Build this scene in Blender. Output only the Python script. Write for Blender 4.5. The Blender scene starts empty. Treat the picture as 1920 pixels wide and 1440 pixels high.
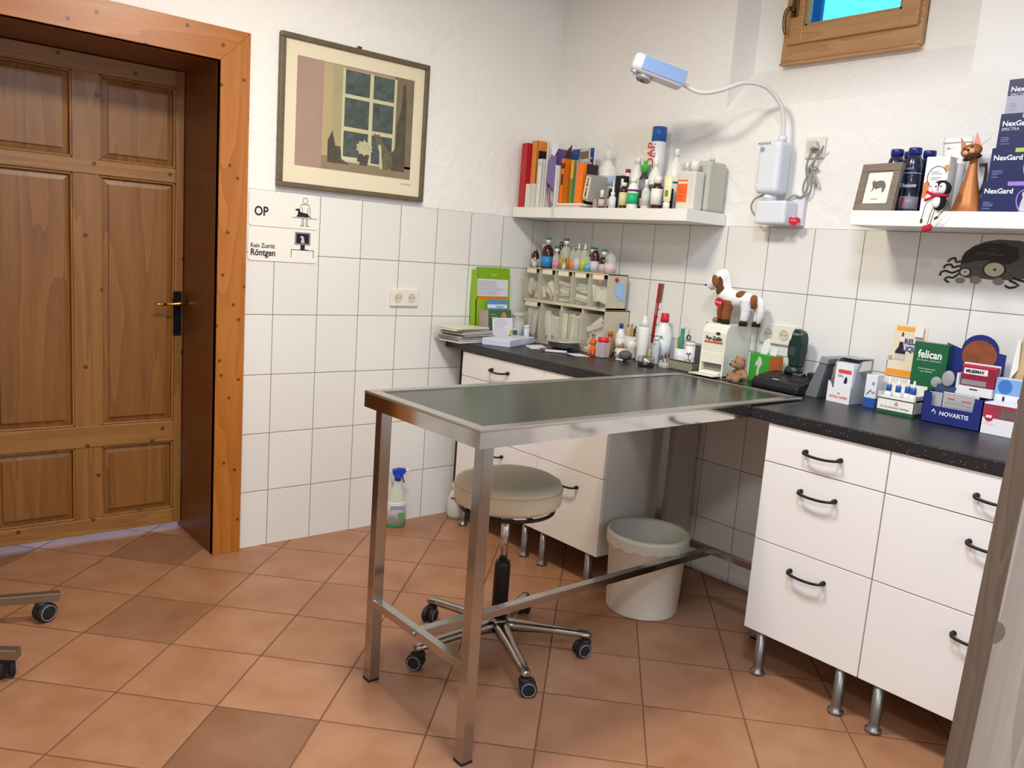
import bpy, bmesh, math, random
from mathutils import Vector, Matrix
random.seed(7)
SC = bpy.context.scene
COL = SC.collection

# ---------------------------------------------------------------- camera
cam_d = bpy.data.cameras.new('camera'); cam = bpy.data.objects.new('camera', cam_d); COL.objects.link(cam)
cam_d.sensor_fit = 'HORIZONTAL'; cam_d.sensor_width = 36.0; cam_d.lens = 36.0 * 1543.74 / 1920
cam_d.clip_start = 0.05
yaw, pitch, roll = 0.8688, -0.1585, 0.0746
fw = Vector((math.cos(pitch) * math.cos(yaw), math.cos(pitch) * math.sin(yaw), math.sin(pitch)))
rr = Vector((math.sin(yaw), -math.cos(yaw), 0)); uu = rr.cross(fw)
r2 = rr * math.cos(roll) + uu * math.sin(roll); u2 = -rr * math.sin(roll) + uu * math.cos(roll)
m3 = Matrix((r2, u2, -fw)).transposed()
cam.matrix_world = Matrix.Translation((-2.9351, -3.277, 1.334)) @ m3.to_4x4()
SC.camera = cam

# ---------------------------------------------------------------- world, view, lights
w = bpy.data.worlds.new('world'); SC.world = w; w.use_nodes = True
w.node_tree.nodes['Background'].inputs[0].default_value = (0.10, 0.80, 0.95, 1)
w.node_tree.nodes['Background'].inputs[1].default_value = 1.6
SC.view_settings.view_transform = 'Standard'; SC.view_settings.look = 'None'
SC.view_settings.exposure = 0.04; SC.view_settings.gamma = 1.0
SC.view_settings.use_curve_mapping = False
def area(name, loc, size, energy, color, rot=(0, 0, 0)):
    l = bpy.data.lights.new(name, 'AREA'); l.shape = 'RECTANGLE'; l.size = size[0]; l.size_y = size[1]
    l.energy = energy; l.color = color
    o = bpy.data.objects.new(name, l); o.location = loc; o.rotation_euler = rot; COL.objects.link(o); return o
LAMPS = [((-1.72, -1.45, 2.66), (0.97, 0.89, 0.72), 39), ((-1.75, -2.45, 2.66), (0.74, 0.93, 1.25), 26), ((-3.4, -3.4, 2.66), (0.92, 0.97, 0.99), 38)]  # last lamp is an unseen fill, added to even out the walls
for i, (p, c, e) in enumerate(LAMPS):
    area('lamp_light', (p[0], p[1], p[2] - 0.045), (0.34, 0.34), e, c)
# added cool fill light behind the camera, no window in that wall
area('cool_fill', (-1.6, -4.55, 1.55), (1.3, 1.1), 16, (0.72, 0.88, 1.1), (math.radians(90), 0, 0))
# daylight of the room behind the wooden door, leaking under it
area('threshold_daylight', (-2.2, 0.62, 0.25), (1.2, 0.3), 3.0, (0.5, 0.62, 1.0), (math.radians(-50), 0, 0))

# ---------------------------------------------------------------- materials
def srgb(h):
    if isinstance(h, str):
        h = h.lstrip('#'); c = [int(h[i:i + 2], 16) / 255 for i in (0, 2, 4)]
    else: c = list(h)
    return tuple(((x / 12.92) if x <= 0.04045 else ((x + 0.055) / 1.055) ** 2.4) for x in c) + (1,)
_M = {}
def mat(name, col, rough=0.5, metal=0.0, noise=0.0, nscale=12.0, trans=0.0, alpha=1.0, emit=0.0, bump=0.0, bscale=60.0, ior=1.45, coat=0.0, stretch=None):
    if name in _M: return _M[name]
    m = bpy.data.materials.new(name); m.use_nodes = True; nt = m.node_tree; b = nt.nodes['Principled BSDF']
    c = srgb(col); b.inputs['Base Color'].default_value = c
    b.inputs['Roughness'].default_value = rough; b.inputs['Metallic'].default_value = metal
    b.inputs['Transmission Weight'].default_value = trans; b.inputs['IOR'].default_value = ior
    b.inputs['Alpha'].default_value = alpha; b.inputs['Coat Weight'].default_value = coat
    if emit: b.inputs['Emission Color'].default_value = c; b.inputs['Emission Strength'].default_value = emit
    tc = nt.nodes.new('ShaderNodeTexCoord')
    mp = nt.nodes.new('ShaderNodeMapping'); nt.links.new(tc.outputs['Object'], mp.inputs[0])
    if stretch: mp.inputs['Scale'].default_value = stretch
    if noise:
        n = nt.nodes.new('ShaderNodeTexNoise'); n.inputs['Scale'].default_value = nscale; n.inputs['Detail'].default_value = 4
        nt.links.new(mp.outputs[0], n.inputs['Vector'])
        r = nt.nodes.new('ShaderNodeMix'); r.data_type = 'RGBA'
        r.inputs[6].default_value = tuple(x * (1 - noise) for x in c[:3]) + (1,)
        r.inputs[7].default_value = tuple(min(1, x * (1 + noise)) for x in c[:3]) + (1,)
        nt.links.new(n.outputs['Fac'], r.inputs[0]); nt.links.new(r.outputs[2], b.inputs['Base Color'])
    if bump:
        n = nt.nodes.new('ShaderNodeTexNoise'); n.inputs['Scale'].default_value = bscale; n.inputs['Detail'].default_value = 5
        nt.links.new(mp.outputs[0], n.inputs['Vector'])
        bp = nt.nodes.new('ShaderNodeBump'); bp.inputs['Strength'].default_value = bump; bp.inputs['Distance'].default_value = 0.01
        nt.links.new(n.outputs['Fac'], bp.inputs['Height']); nt.links.new(bp.outputs[0], b.inputs['Normal'])
    _M[name] = m; return m

def N(nt, t, **k):
    n = nt.nodes.new(t)
    for a, v in k.items(): setattr(n, a, v)
    return n
def mth(nt, op, a, b=None, c=None):
    n = nt.nodes.new('ShaderNodeMath'); n.operation = op
    for i, v in enumerate((a, b, c)):
        if v is None: continue
        if isinstance(v, (int, float)): n.inputs[i].default_value = v
        else: nt.links.new(v, n.inputs[i])
    return n.outputs[0]

def wall_tiles(name, axis, off):
    m = bpy.data.materials.new(name); m.use_nodes = True; nt = m.node_tree; b = nt.nodes['Principled BSDF']
    g = N(nt, 'ShaderNodeNewGeometry'); s = N(nt, 'ShaderNodeSeparateXYZ'); nt.links.new(g.outputs['Position'], s.inputs[0])
    u = mth(nt, 'DIVIDE', mth(nt, 'SUBTRACT', s.outputs[axis], off), 0.2)
    v = mth(nt, 'DIVIDE', mth(nt, 'SUBTRACT', 1.5079, s.outputs[2]), 0.2527)
    fu = mth(nt, 'FRACT', u); fv = mth(nt, 'FRACT', v)
    du = mth(nt, 'MULTIPLY', mth(nt, 'MINIMUM', fu, mth(nt, 'SUBTRACT', 1.0, fu)), 0.2)
    dv = mth(nt, 'MULTIPLY', mth(nt, 'MINIMUM', fv, mth(nt, 'SUBTRACT', 1.0, fv)), 0.2527)
    d = mth(nt, 'MINIMUM', du, dv)
    gr = mth(nt, 'LESS_THAN', d, 0.0013)
    cmb = N(nt, 'ShaderNodeCombineXYZ'); nt.links.new(mth(nt, 'FLOOR', u), cmb.inputs[0]); nt.links.new(mth(nt, 'FLOOR', v), cmb.inputs[1])
    wn = N(nt, 'ShaderNodeTexWhiteNoise'); wn.noise_dimensions = '2D'; nt.links.new(cmb.outputs[0], wn.inputs['Vector'])
    tl = N(nt, 'ShaderNodeMix', data_type='RGBA'); tl.inputs[6].default_value = srgb('#e6e4df'); tl.inputs[7].default_value = srgb('#ebe9e5')
    nt.links.new(wn.outputs['Value'], tl.inputs[0])
    mx = N(nt, 'ShaderNodeMix', data_type='RGBA'); nt.links.new(gr, mx.inputs[0]); nt.links.new(tl.outputs[2], mx.inputs[6])
    mx.inputs[7].default_value = srgb('#6f685e'); nt.links.new(mx.outputs[2], b.inputs['Base Color'])
    b.inputs['Roughness'].default_value = 0.22
    nt.links.new(mth(nt, 'ADD', mth(nt, 'MULTIPLY', gr, 0.6), 0.25), b.inputs['Roughness'])
    bp = N(nt, 'ShaderNodeBump'); bp.inputs['Distance'].default_value = 0.002; bp.inputs['Strength'].default_value = 0.5
    nt.links.new(mth(nt, 'MINIMUM', mth(nt, 'DIVIDE', d, 0.004), 1.0), bp.inputs['Height']); nt.links.new(bp.outputs[0], b.inputs['Normal'])
    return m

def floor_tiles():
    m = bpy.data.materials.new('terracotta_floor_tiles'); m.use_nodes = True; nt = m.node_tree; b = nt.nodes['Principled BSDF']
    g = N(nt, 'ShaderNodeNewGeometry'); s = N(nt, 'ShaderNodeSeparateXYZ'); nt.links.new(g.outputs['Position'], s.inputs[0])
    th, S, ox, oy = -0.8076, 0.3041, -2.3298, -0.4813
    c_, s_ = math.cos(th) / S, math.sin(th) / S
    x = mth(nt, 'SUBTRACT', s.outputs[0], ox); y = mth(nt, 'SUBTRACT', s.outputs[1], oy)
    u = mth(nt, 'ADD', mth(nt, 'MULTIPLY', x, c_), mth(nt, 'MULTIPLY', y, s_))
    v = mth(nt, 'ADD', mth(nt, 'MULTIPLY', x, -s_), mth(nt, 'MULTIPLY', y, c_))
    fu = mth(nt, 'FRACT', u); fv = mth(nt, 'FRACT', v); iu = mth(nt, 'FLOOR', u); iv = mth(nt, 'FLOOR', v)
    d = mth(nt, 'MULTIPLY', mth(nt, 'MINIMUM', mth(nt, 'MINIMUM', fu, mth(nt, 'SUBTRACT', 1.0, fu)), mth(nt, 'MINIMUM', fv, mth(nt, 'SUBTRACT', 1.0, fv))), S)
    gr = mth(nt, 'LESS_THAN', d, 0.0023)
    cmb = N(nt, 'ShaderNodeCombineXYZ'); nt.links.new(iu, cmb.inputs[0]); nt.links.new(iv, cmb.inputs[1])
    wn = N(nt, 'ShaderNodeTexWhiteNoise'); wn.noise_dimensions = '2D'; nt.links.new(cmb.outputs[0], wn.inputs['Vector'])
    ns = N(nt, 'ShaderNodeTexNoise'); ns.inputs['Scale'].default_value = 7; ns.inputs['Detail'].default_value = 5
    off = N(nt, 'ShaderNodeVectorMath', operation='ADD'); nt.links.new(g.outputs['Position'], off.inputs[0])
    sc = N(nt, 'ShaderNodeVectorMath', operation='SCALE'); sc.inputs['Scale'].default_value = 7.3; nt.links.new(cmb.outputs[0], sc.inputs[0]); nt.links.new(sc.outputs[0], off.inputs[1])
    nt.links.new(off.outputs[0], ns.inputs['Vector'])
    r = N(nt, 'ShaderNodeValToRGB'); r.color_ramp.elements[0].position = 0.3; r.color_ramp.elements[1].position = 0.7
    r.color_ramp.elements[0].color = srgb('#996848'); r.color_ramp.elements[1].color = srgb('#ab7b5c'); nt.links.new(ns.outputs['Fac'], r.inputs[0])
    dark = None
    for (a, q) in ((0, 0), (2, -2), (-1, 2), (-3, 1), (5, -3)):
        t = mth(nt, 'MULTIPLY', mth(nt, 'COMPARE', iu, float(a), 0.5), mth(nt, 'COMPARE', iv, float(q), 0.5))
        dark = t if dark is None else mth(nt, 'MAXIMUM', dark, t)
    fac = mth(nt, 'SUBTRACT', mth(nt, 'ADD', mth(nt, 'MULTIPLY', wn.outputs['Value'], 0.10), 0.93), mth(nt, 'MULTIPLY', dark, 0.28))
    hs = N(nt, 'ShaderNodeVectorMath', operation='SCALE'); nt.links.new(r.outputs[0], hs.inputs[0]); nt.links.new(fac, hs.inputs['Scale'])
    mx = N(nt, 'ShaderNodeMix', data_type='RGBA'); nt.links.new(gr, mx.inputs[0]); nt.links.new(hs.outputs[0], mx.inputs[6]); mx.inputs[7].default_value = srgb('#6b452e')
    nt.links.new(mx.outputs[2], b.inputs['Base Color'])
    nt.links.new(mth(nt, 'ADD', mth(nt, 'MULTIPLY', gr, 0.4), 0.42), b.inputs['Roughness'])
    bp = N(nt, 'ShaderNodeBump'); bp.inputs['Distance'].default_value = 0.003; bp.inputs['Strength'].default_value = 0.6
    h = mth(nt, 'ADD', mth(nt, 'MINIMUM', mth(nt, 'DIVIDE', d, 0.006), 1.0), mth(nt, 'MULTIPLY', ns.outputs['Fac'], 0.4))
    nt.links.new(h, bp.inputs['Height']); nt.links.new(bp.outputs[0], b.inputs['Normal'])
    return m

def wood(name, c1, c2, axis='z', scale=9.0, rough=0.45, knots=True, knotcol='#4a2410', bump=0.15, ks=1.3):
    """pine grain running along one axis, in object coordinates"""
    m = bpy.data.materials.new(name); m.use_nodes = True; nt = m.node_tree; b = nt.nodes['Principled BSDF']
    tc = N(nt, 'ShaderNodeTexCoord'); mp = N(nt, 'ShaderNodeMapping'); nt.links.new(tc.outputs['Object'], mp.inputs[0])
    sc = {'z': (1, 1, 0.07), 'x': (0.07, 1, 1), 'y': (1, 0.07, 1)}[axis]; mp.inputs['Scale'].default_value = sc
    n1 = N(nt, 'ShaderNodeTexNoise'); n1.inputs['Scale'].default_value = scale; n1.inputs['Detail'].default_value = 3; n1.inputs['Distortion'].default_value = 0.6
    nt.links.new(mp.outputs[0], n1.inputs['Vector'])
    wv = mth(nt, 'FRACT', mth(nt, 'MULTIPLY', n1.outputs['Fac'], 9.0))
    n2 = N(nt, 'ShaderNodeTexNoise'); n2.inputs['Scale'].default_value = scale * 22; n2.inputs['Detail'].default_value = 2; nt.links.new(mp.outputs[0], n2.inputs['Vector'])
    f = mth(nt, 'ADD', mth(nt, 'MULTIPLY', wv, 0.45), mth(nt, 'MULTIPLY', n2.outputs['Fac'], 0.5))
    r = N(nt, 'ShaderNodeValToRGB'); r.color_ramp.elements[0].color = srgb(c1); r.color_ramp.elements[1].color = srgb(c2)
    r.color_ramp.elements[0].position = 0.15; r.color_ramp.elements[1].position = 0.75
    nt.links.new(f, r.inputs[0]); out = r.outputs[0]
    if knots:
        vo = N(nt, 'ShaderNodeTexVoronoi'); vo.voronoi_dimensions = '2D'; vo.inputs['Scale'].default_value = 4.2 * ks
        sp = N(nt, 'ShaderNodeSeparateXYZ'); nt.links.new(tc.outputs['Object'], sp.inputs[0]); cb = N(nt, 'ShaderNodeCombineXYZ')
        nt.links.new(mth(nt, 'ADD', sp.outputs[0], sp.outputs[1]), cb.inputs[0]); nt.links.new(sp.outputs[2], cb.inputs[1]); nt.links.new(cb.outputs[0], vo.inputs['Vector'])
        k = mth(nt, 'LESS_THAN', vo.outputs['Distance'], 0.042 * math.sqrt(ks))
        mx = N(nt, 'ShaderNodeMix', data_type='RGBA'); nt.links.new(mth(nt, 'MULTIPLY', k, 0.8), mx.inputs[0]); nt.links.new(out, mx.inputs[6]); mx.inputs[7].default_value = srgb(knotcol)
        out = mx.outputs[2]
    nt.links.new(out, b.inputs['Base Color']); b.inputs['Roughness'].default_value = rough
    bp = N(nt, 'ShaderNodeBump'); bp.inputs['Distance'].default_value = 0.002; bp.inputs['Strength'].default_value = bump
    nt.links.new(f, bp.inputs['Height']); nt.links.new(bp.outputs[0], b.inputs['Normal'])
    return m

def plaster(name, col):
    m = bpy.data.materials.new(name); m.use_nodes = True; nt = m.node_tree; b = nt.nodes['Principled BSDF']
    b.inputs['Base Color'].default_value = srgb(col); b.inputs['Roughness'].default_value = 0.9
    g = N(nt, 'ShaderNodeNewGeometry')
    n1 = N(nt, 'ShaderNodeTexNoise'); n1.inputs['Scale'].default_value = 9; n1.inputs['Detail'].default_value = 4; n1.inputs['Distortion'].default_value = 1.5; nt.links.new(g.outputs['Position'], n1.inputs['Vector'])
    n2 = N(nt, 'ShaderNodeTexNoise'); n2.inputs['Scale'].default_value = 45; n2.inputs['Detail'].default_value = 3; nt.links.new(g.outputs['Position'], n2.inputs['Vector'])
    h = mth(nt, 'ADD', n1.outputs['Fac'], mth(nt, 'MULTIPLY', n2.outputs['Fac'], 0.25))
    bp = N(nt, 'ShaderNodeBump'); bp.inputs['Distance'].default_value = 0.012; bp.inputs['Strength'].default_value = 0.55
    nt.links.new(h, bp.inputs['Height']); nt.links.new(bp.outputs[0], b.inputs['Normal'])
    return m

def speckled(name):
    m = bpy.data.materials.new(name); m.use_nodes = True; nt = m.node_tree; b = nt.nodes['Principled BSDF']
    g = N(nt, 'ShaderNodeNewGeometry')
    v = N(nt, 'ShaderNodeTexVoronoi'); v.inputs['Scale'].default_value = 95; nt.links.new(g.outputs['Position'], v.inputs['Vector'])
    k = mth(nt, 'LESS_THAN', v.outputs['Distance'], 0.13)
    mx = N(nt, 'ShaderNodeMix', data_type='RGBA'); nt.links.new(k, mx.inputs[0]); mx.inputs[6].default_value = srgb('#1d1d1f'); mx.inputs[7].default_value = srgb('#8a8780')
    nt.links.new(mx.outputs[2], b.inputs['Base Color']); b.inputs['Roughness'].default_value = 0.36
    return m

WHITE = mat('white_lacquer', '#efecea', 0.35)
STEEL = mat('brushed_steel', '#b4b2ae', 0.16, 1.0, noise=0.08, nscale=30, stretch=(1, 1, 8))
CHROME = mat('chrome', '#c8c6c2', 0.12, 1.0)
GREYMET = mat('grey_metal', '#8e8c88', 0.35, 0.9)
BLACK = mat('black_plastic', '#17171a', 0.4)
RUBBER = mat('dark_rubber', '#1c1d20', 0.6)

# ---------------------------------------------------------------- mesh helpers
class G:
    def __init__(s): s.bm = bmesh.new()
    def _mi(s, faces, mi, smooth=False):
        for f in faces: f.material_index = mi; f.smooth = smooth
    def box(s, x0, x1, y0, y1, z0, z1, mi=0, bev=0.0, seg=2, M=None):
        n0 = len(s.bm.faces)
        t = bmesh.new()
        bmesh.ops.create_cube(t, size=1.0)
        for v in t.verts: v.co = Vector(((v.co.x + .5) * (x1 - x0) + x0, (v.co.y + .5) * (y1 - y0) + y0, (v.co.z + .5) * (z1 - z0) + z0))
        if bev: bmesh.ops.bevel(t, geom=t.edges[:], offset=bev, segments=seg, affect='EDGES', profile=0.5)
        s.merge(t, mi, M, smooth=False); return s
    def merge(s, t, mi=0, M=None, smooth=False):
        if M is not None: bmesh.ops.transform(t, matrix=M, verts=t.verts[:])
        bmesh.ops.recalc_face_normals(t, faces=t.faces[:])
        mp = {}
        for v in t.verts: mp[v] = s.bm.verts.new(v.co)
        for f in t.faces:
            try: nf = s.bm.faces.new([mp[v] for v in f.verts])
            except ValueError: continue
            nf.material_index = mi if mi is not None else f.material_index; nf.smooth = smooth or f.smooth
        t.free()
    def lathe(s, prof, cx=0, cy=0, seg=24, mi=0, M=None, smooth=True, sx=1.0, sy=1.0, mis=None):
        t = bmesh.new(); rings = []
        for r, z in prof:
            if r < 1e-5: rings.append([t.verts.new((cx, cy, z))])
            else: rings.append([t.verts.new((cx + r * sx * math.cos(2 * math.pi * i / seg), cy + r * sy * math.sin(2 * math.pi * i / seg), z)) for i in range(seg)])
        for k in range(len(rings) - 1):
            a, b = rings[k], rings[k + 1]; m_ = mis[k] if mis else mi
            for i in range(seg):
                j = (i + 1) % seg
                if len(a) == 1 and len(b) == 1: continue
                if len(a) == 1: f = t.faces.new((a[0], b[j], b[i]))
                elif len(b) == 1: f = t.faces.new((a[i], a[j], b[0]))
                else: f = t.faces.new((a[i], a[j], b[j], b[i]))
                f.smooth = smooth; f.material_index = m_
        if len(rings[0]) > 1: f = t.faces.new(rings[0][::-1]); f.material_index = mis[0] if mis else mi
        if len(rings[-1]) > 1: f = t.faces.new(rings[-1]); f.material_index = mis[-1] if mis else mi
        # keep sharp caps
        s.merge(t, None, M); return s
    def cyl(s, p0, p1, r, mi=0, seg=16, r1=None, M=None):
        p0, p1 = Vector(p0), Vector(p1); d = p1 - p0; L = d.length
        q = d.to_track_quat('Z', 'Y').to_matrix().to_4x4(); X = Matrix.Translation(p0) @ q
        if M is not None: X = M @ X
        return s.lathe([(r, 0), (r if r1 is None else r1, L)], seg=seg, mi=mi, M=X)
    def tube(s, pts, r, mi=0, seg=10, closed=False, sub=0, rs=None):
        P = [Vector(p) for p in pts]
        if sub:
            Q = []; n = len(P); R = []
            for i in range(n if closed else n - 1):
                p0, p1, p2, p3 = (P[(i - 1) % n] if (closed or i) else P[0]), P[i], P[(i + 1) % n], (P[(i + 2) % n] if (closed or i + 2 < n) else P[-1])
                for k in range(sub):
                    t = k / sub
                    Q.append(0.5 * ((2 * p1) + (p2 - p0) * t + (2 * p0 - 5 * p1 + 4 * p2 - p3) * t * t + (3 * p1 - p0 - 3 * p2 + p3) * t ** 3))
                    if rs: R.append(rs[i] * (1 - t) + rs[(i + 1) % n] * t)
            if not closed: Q.append(P[-1]); R.append(rs[-1] if rs else 0)
            P = Q; rs = R if rs else None
        t = bmesh.new(); rings = []; n = len(P); prev = None
        for i, p in enumerate(P):
            a = P[(i - 1) % n] if (closed or i) else P[0]; b = P[(i + 1) % n] if (closed or i < n - 1) else P[-1]
            d = (b - a).normalized()
            if prev is None: up = Vector((0, 0, 1)) if abs(d.z) < 0.9 else Vector((1, 0, 0)); e = d.cross(up).normalized()
            else: e = (prev - d * prev.dot(d)).normalized()
            prev = e; f = d.cross(e); rad = rs[i] if rs else r
            rings.append([t.verts.new(p + e * math.cos(2 * math.pi * k / seg) * rad + f * math.sin(2 * math.pi * k / seg) * rad) for k in range(seg)])
        for i in range(n if closed else n - 1):
            a, b = rings[i], rings[(i + 1) % n]
            for k in range(seg):
                j = (k + 1) % seg; fc = t.faces.new((a[k], a[j], b[j], b[k])); fc.smooth = True
        if not closed: t.faces.new(rings[0][::-1]); t.faces.new(rings[-1])
        s.merge(t, mi); return s
    def prism(s, poly, y0, y1, mi=0, M=None, plane='xz', bev=0.0):
        """polygon in the xz plane (or xy) extruded along y (or z)"""
        t = bmesh.new()
        def P(a, b, c): return (a, c, b) if plane == 'xz' else ((a, b, c) if plane == 'xy' else (c, a, b))
        A = [t.verts.new(P(a, b, y0)) for a, b in poly]; B = [t.verts.new(P(a, b, y1)) for a, b in poly]
        t.faces.new(A); t.faces.new(B[::-1]); n = len(poly)
        for i in range(n): t.faces.new((A[i], B[i], B[(i + 1) % n], A[(i + 1) % n]))
        if bev: bmesh.ops.bevel(t, geom=t.edges[:], offset=bev, segments=1, affect='EDGES')
        s.merge(t, mi, M); return s
    def blob(s, c, r, mi=0, M=None, seg=16, rings=10):
        rx, ry, rz = r if isinstance(r, tuple) else (r, r, r)
        t = bmesh.new(); bmesh.ops.create_uvsphere(t, u_segments=seg, v_segments=rings, radius=1.0)
        for v in t.verts: v.co = Vector((v.co.x * rx, v.co.y * ry, v.co.z * rz))
        X = Matrix.Translation(c)
        if M is not None: X = X @ M
        s.merge(t, mi, X, smooth=True); return s
    def quad(s, pts, mi=0):
        f = s.bm.faces.new([s.bm.verts.new(p) for p in pts]); f.material_index = mi; return s
    def build(s, name, mats, parent=None, smooth=None, sub=0, remesh=0):
        me = bpy.data.meshes.new(name); s.bm.to_mesh(me); s.bm.free()
        if not isinstance(mats, (list, tuple)): mats = [mats]
        for m in mats: me.materials.append(m)
        o = bpy.data.objects.new(name, me); COL.objects.link(o)
        if remesh:
            md = o.modifiers.new('r', 'REMESH'); md.mode = 'VOXEL'; md.voxel_size = remesh; md.use_smooth_shade = True
            md2 = o.modifiers.new('s', 'SMOOTH'); md2.iterations = 6; md2.factor = 0.6
        if sub: md = o.modifiers.new('sub', 'SUBSURF'); md.levels = sub; md.render_levels = sub
        if parent: o.parent = parent
        return o

def thing(name, label, cat, loc=(0, 0, 0), rz=0.0, group=None, rx=0.0, ry=0.0):
    o = bpy.data.objects.new(name, None); COL.objects.link(o); o.empty_display_size = 0.05
    o.location = loc; o.rotation_euler = (rx, ry, rz); return tag(o, label, cat, group)
def tag(o, label, cat, group=None):
    o['label'] = label; o['category'] = cat
    if group: o['group'] = group
    return o
def structure(o): o['kind'] = 'structure'; return o
WB = -math.pi / 2      # local frame whose -Y side faces away from wall B (towards the room)

def text(s, size, parent, m, loc, rot=(math.pi / 2, 0, 0), name='lettering', align='CENTER', ext=0.0003, bold=0.0, sx=1.0, shear=0.0, space=1.0, label=None):
    cu = bpy.data.curves.new('t', 'FONT'); cu.body = s; cu.size = size; cu.align_x = align; cu.align_y = 'CENTER'
    cu.extrude = ext; cu.offset = bold; cu.shear = shear; cu.space_character = space; cu.resolution_u = 3
    tmp = bpy.data.objects.new('t', cu); COL.objects.link(tmp)
    bpy.context.view_layer.update()
    me = bpy.data.meshes.new_from_object(tmp.evaluated_get(bpy.context.evaluated_depsgraph_get()))
    bpy.data.objects.remove(tmp); bpy.data.curves.remove(cu)
    me.materials.clear(); me.materials.append(m); me.name = name
    o = bpy.data.objects.new(name, me); COL.objects.link(o); o.parent = parent
    o.location = loc; o.rotation_euler = rot; o.scale = (sx, 1, 1)
    if label: o['label'] = label
    return o

def dup(root, loc=None, rz=None, label=None, scale=None):
    def cp(o, p):
        c = o.copy(); COL.objects.link(c)
        if p: c.parent = p
        for ch in list(o.children): cp(ch, c)
        return c
    r = cp(root, None)
    if loc is not None: r.location = loc
    if rz is not None: r.rotation_euler[2] = rz
    if label: r['label'] = label
    if scale is not None: r.scale = scale
    return r
# ================================================================ ROOM
PL = plaster('white_wall_plaster', '#f6f4f0'); PD = plaster('grey_far_wall', '#d3cdc4')
TA = wall_tiles('white_wall_tiles_left', 0, -1.4977); TB = wall_tiles('white_wall_tiles_right', 1, 0.0637)
XL, YB, ZC = -4.4, -4.75, 2.74
g = G(); g.quad([(XL - .3, YB - .3, 0), (0.0, YB - .3, 0), (0.0, 1.0, 0), (XL - .3, 1.0, 0)]); structure(g.build('floor', floor_tiles()))
g = G(); g.box(XL - .3, 0.5, YB - .3, 0.6, ZC, ZC + .1); structure(g.build('ceiling', mat('ceiling_paint', '#f2efe9', 0.9)))
# left wall (door wall), opening for the door x -2.66..-1.74
DX0, DX1, DZ = -2.585, -1.730, 1.975
g = G()
g.box(XL, DX0, 0.004, 0.42, 0, ZC); g.box(DX1, 0.4, 0.004, 0.42, 0, ZC); g.box(DX0, DX1, 0.004, 0.42, DZ, ZC)
structure(g.build('wall_left', PL))
g = G(); g.box(-1.63, 0.0, 0.0, 0.01, 0, 1.5079); 
g.box(XL, -2.70, 0.0, 0.01, 0, 1.5079); structure(g.build('wall_tiling_left', TA))
# right wall with the splayed window niche
NY0, NY1, NZ0, NZ1, ND = -1.055, -2.02, 1.985, 2.66, 0.16
def wall_right():
    g = G(); b = g.bm
    Z = [0, NZ0, NZ1, ZC]; Y = [0.42, NY0, NY1, YB - .3]
    X = 0.004
    for i in range(3):
        for j in range(3):
            if i == 1 and j == 1: continue
            g.quad([(X, Y[i], Z[j]), (X, Y[i + 1], Z[j]), (X, Y[i + 1], Z[j + 1]), (X, Y[i], Z[j + 1])])
    wy0, wy1, wz0, wz1 = -1.20, -1.775, 2.185, 2.60
    i0, i1, j0, j1 = NY0 - 0.005, NY1 + 0.06, 2.16, NZ1 - .01
    O = [(X, NY0, NZ0), (X, NY1, NZ0), (X, NY1, NZ1), (X, NY0, NZ1)]
    I = [(ND, i0, j0), (ND, i1, j0), (ND, i1, j1), (ND, i0, j1)]
    W = [(ND, wy0, wz0), (ND, wy1, wz0), (ND, wy1, wz1), (ND, wy0, wz1)]
    W2 = [(0.30, y, z) for _, y, z in W]
    for A, B_ in ((O, I), (I, W), (W, W2)):
        for k in range(4):
            l = (k + 1) % 4; g.quad([A[k], A[l], B_[l], B_[k]])
    bmesh.ops.remove_doubles(b, verts=b.verts[:], dist=1e-5); bmesh.ops.recalc_face_normals(b, faces=b.faces[:])
    return g.build('wall_right', [PL])
structure(wall_right())
g = G(); g.box(0.0, 0.01, YB, 0.0, 0, 1.5079); structure(g.build('wall_tiling_right', TB))
g = G(); g.box(XL - .1, XL, YB, 0.4, 0, ZC); structure(g.build('wall_far_left', PD))
g = G(); g.box(XL, 0.4, YB - .1, YB, 0, ZC); structure(g.build('wall_back', PD))
# room behind the door: short dim passage floor is the same floor; close it off
g = G(); g.box(-3.2, -1.2, 0.95, 1.0, 0, 2.4); g.box(-3.25, -3.2, .42, 1, 0, 2.4); g.box(-1.2, -1.15, .42, 1, 0, 2.4); g.box(-3.2, -1.2, .42, 1, 2.4, 2.45)
structure(g.build('wall_behind_door', PL))

# ---- window
WOODW = wood('light_window_oak', '#a87b4e', '#bd9162', 'y', 9, 0.4, knots=False, bump=.05)
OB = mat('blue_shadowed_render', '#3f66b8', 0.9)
g = G()
wy0, wy1, wz0, wz1 = -1.205, -1.772, 2.19, 2.60
xf = 0.13
for (a, b_, c, d) in ((wy0, wy0 - .05, wz0, wz1), (wy1 + .05, wy1, wz0, wz1)):
    g.box(xf, xf + .06, b_, a, c, d, bev=.003)
g.box(xf - .0015, xf + .061, wy1 - .001, wy0 + .001, wz0 - .012, wz0 + .062, bev=.003); g.box(xf - .0015, xf + .061, wy1 - .001, wy0 + .001, wz1 - .05, wz1, bev=.003)
g.box(xf - .01, xf + .02, wy1, wy0, wz0 - .024, wz0 - .014, bev=.002)
win = structure(g.build('window_1', WOODW))
g = G(); s0, s1, q0, q1 = wy0 - .022, wy1 + .012, wz0 + .052, wz1 - .02
xs = xf - .018
g.box(xs, xs + .05, s0 - .07, s0, q0, q1, bev=.004); g.box(xs, xs + .05, s1, s1 + .065, q0, q1, bev=.004)
g.box(xs + .001, xs + .049, s1 + .06, s0 - .065, q0 + .001, q0 + .065, bev=.004); g.box(xs, xs + .05, s1 + .065, s0 - .07, q1 - .06, q1, bev=.004)
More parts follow.
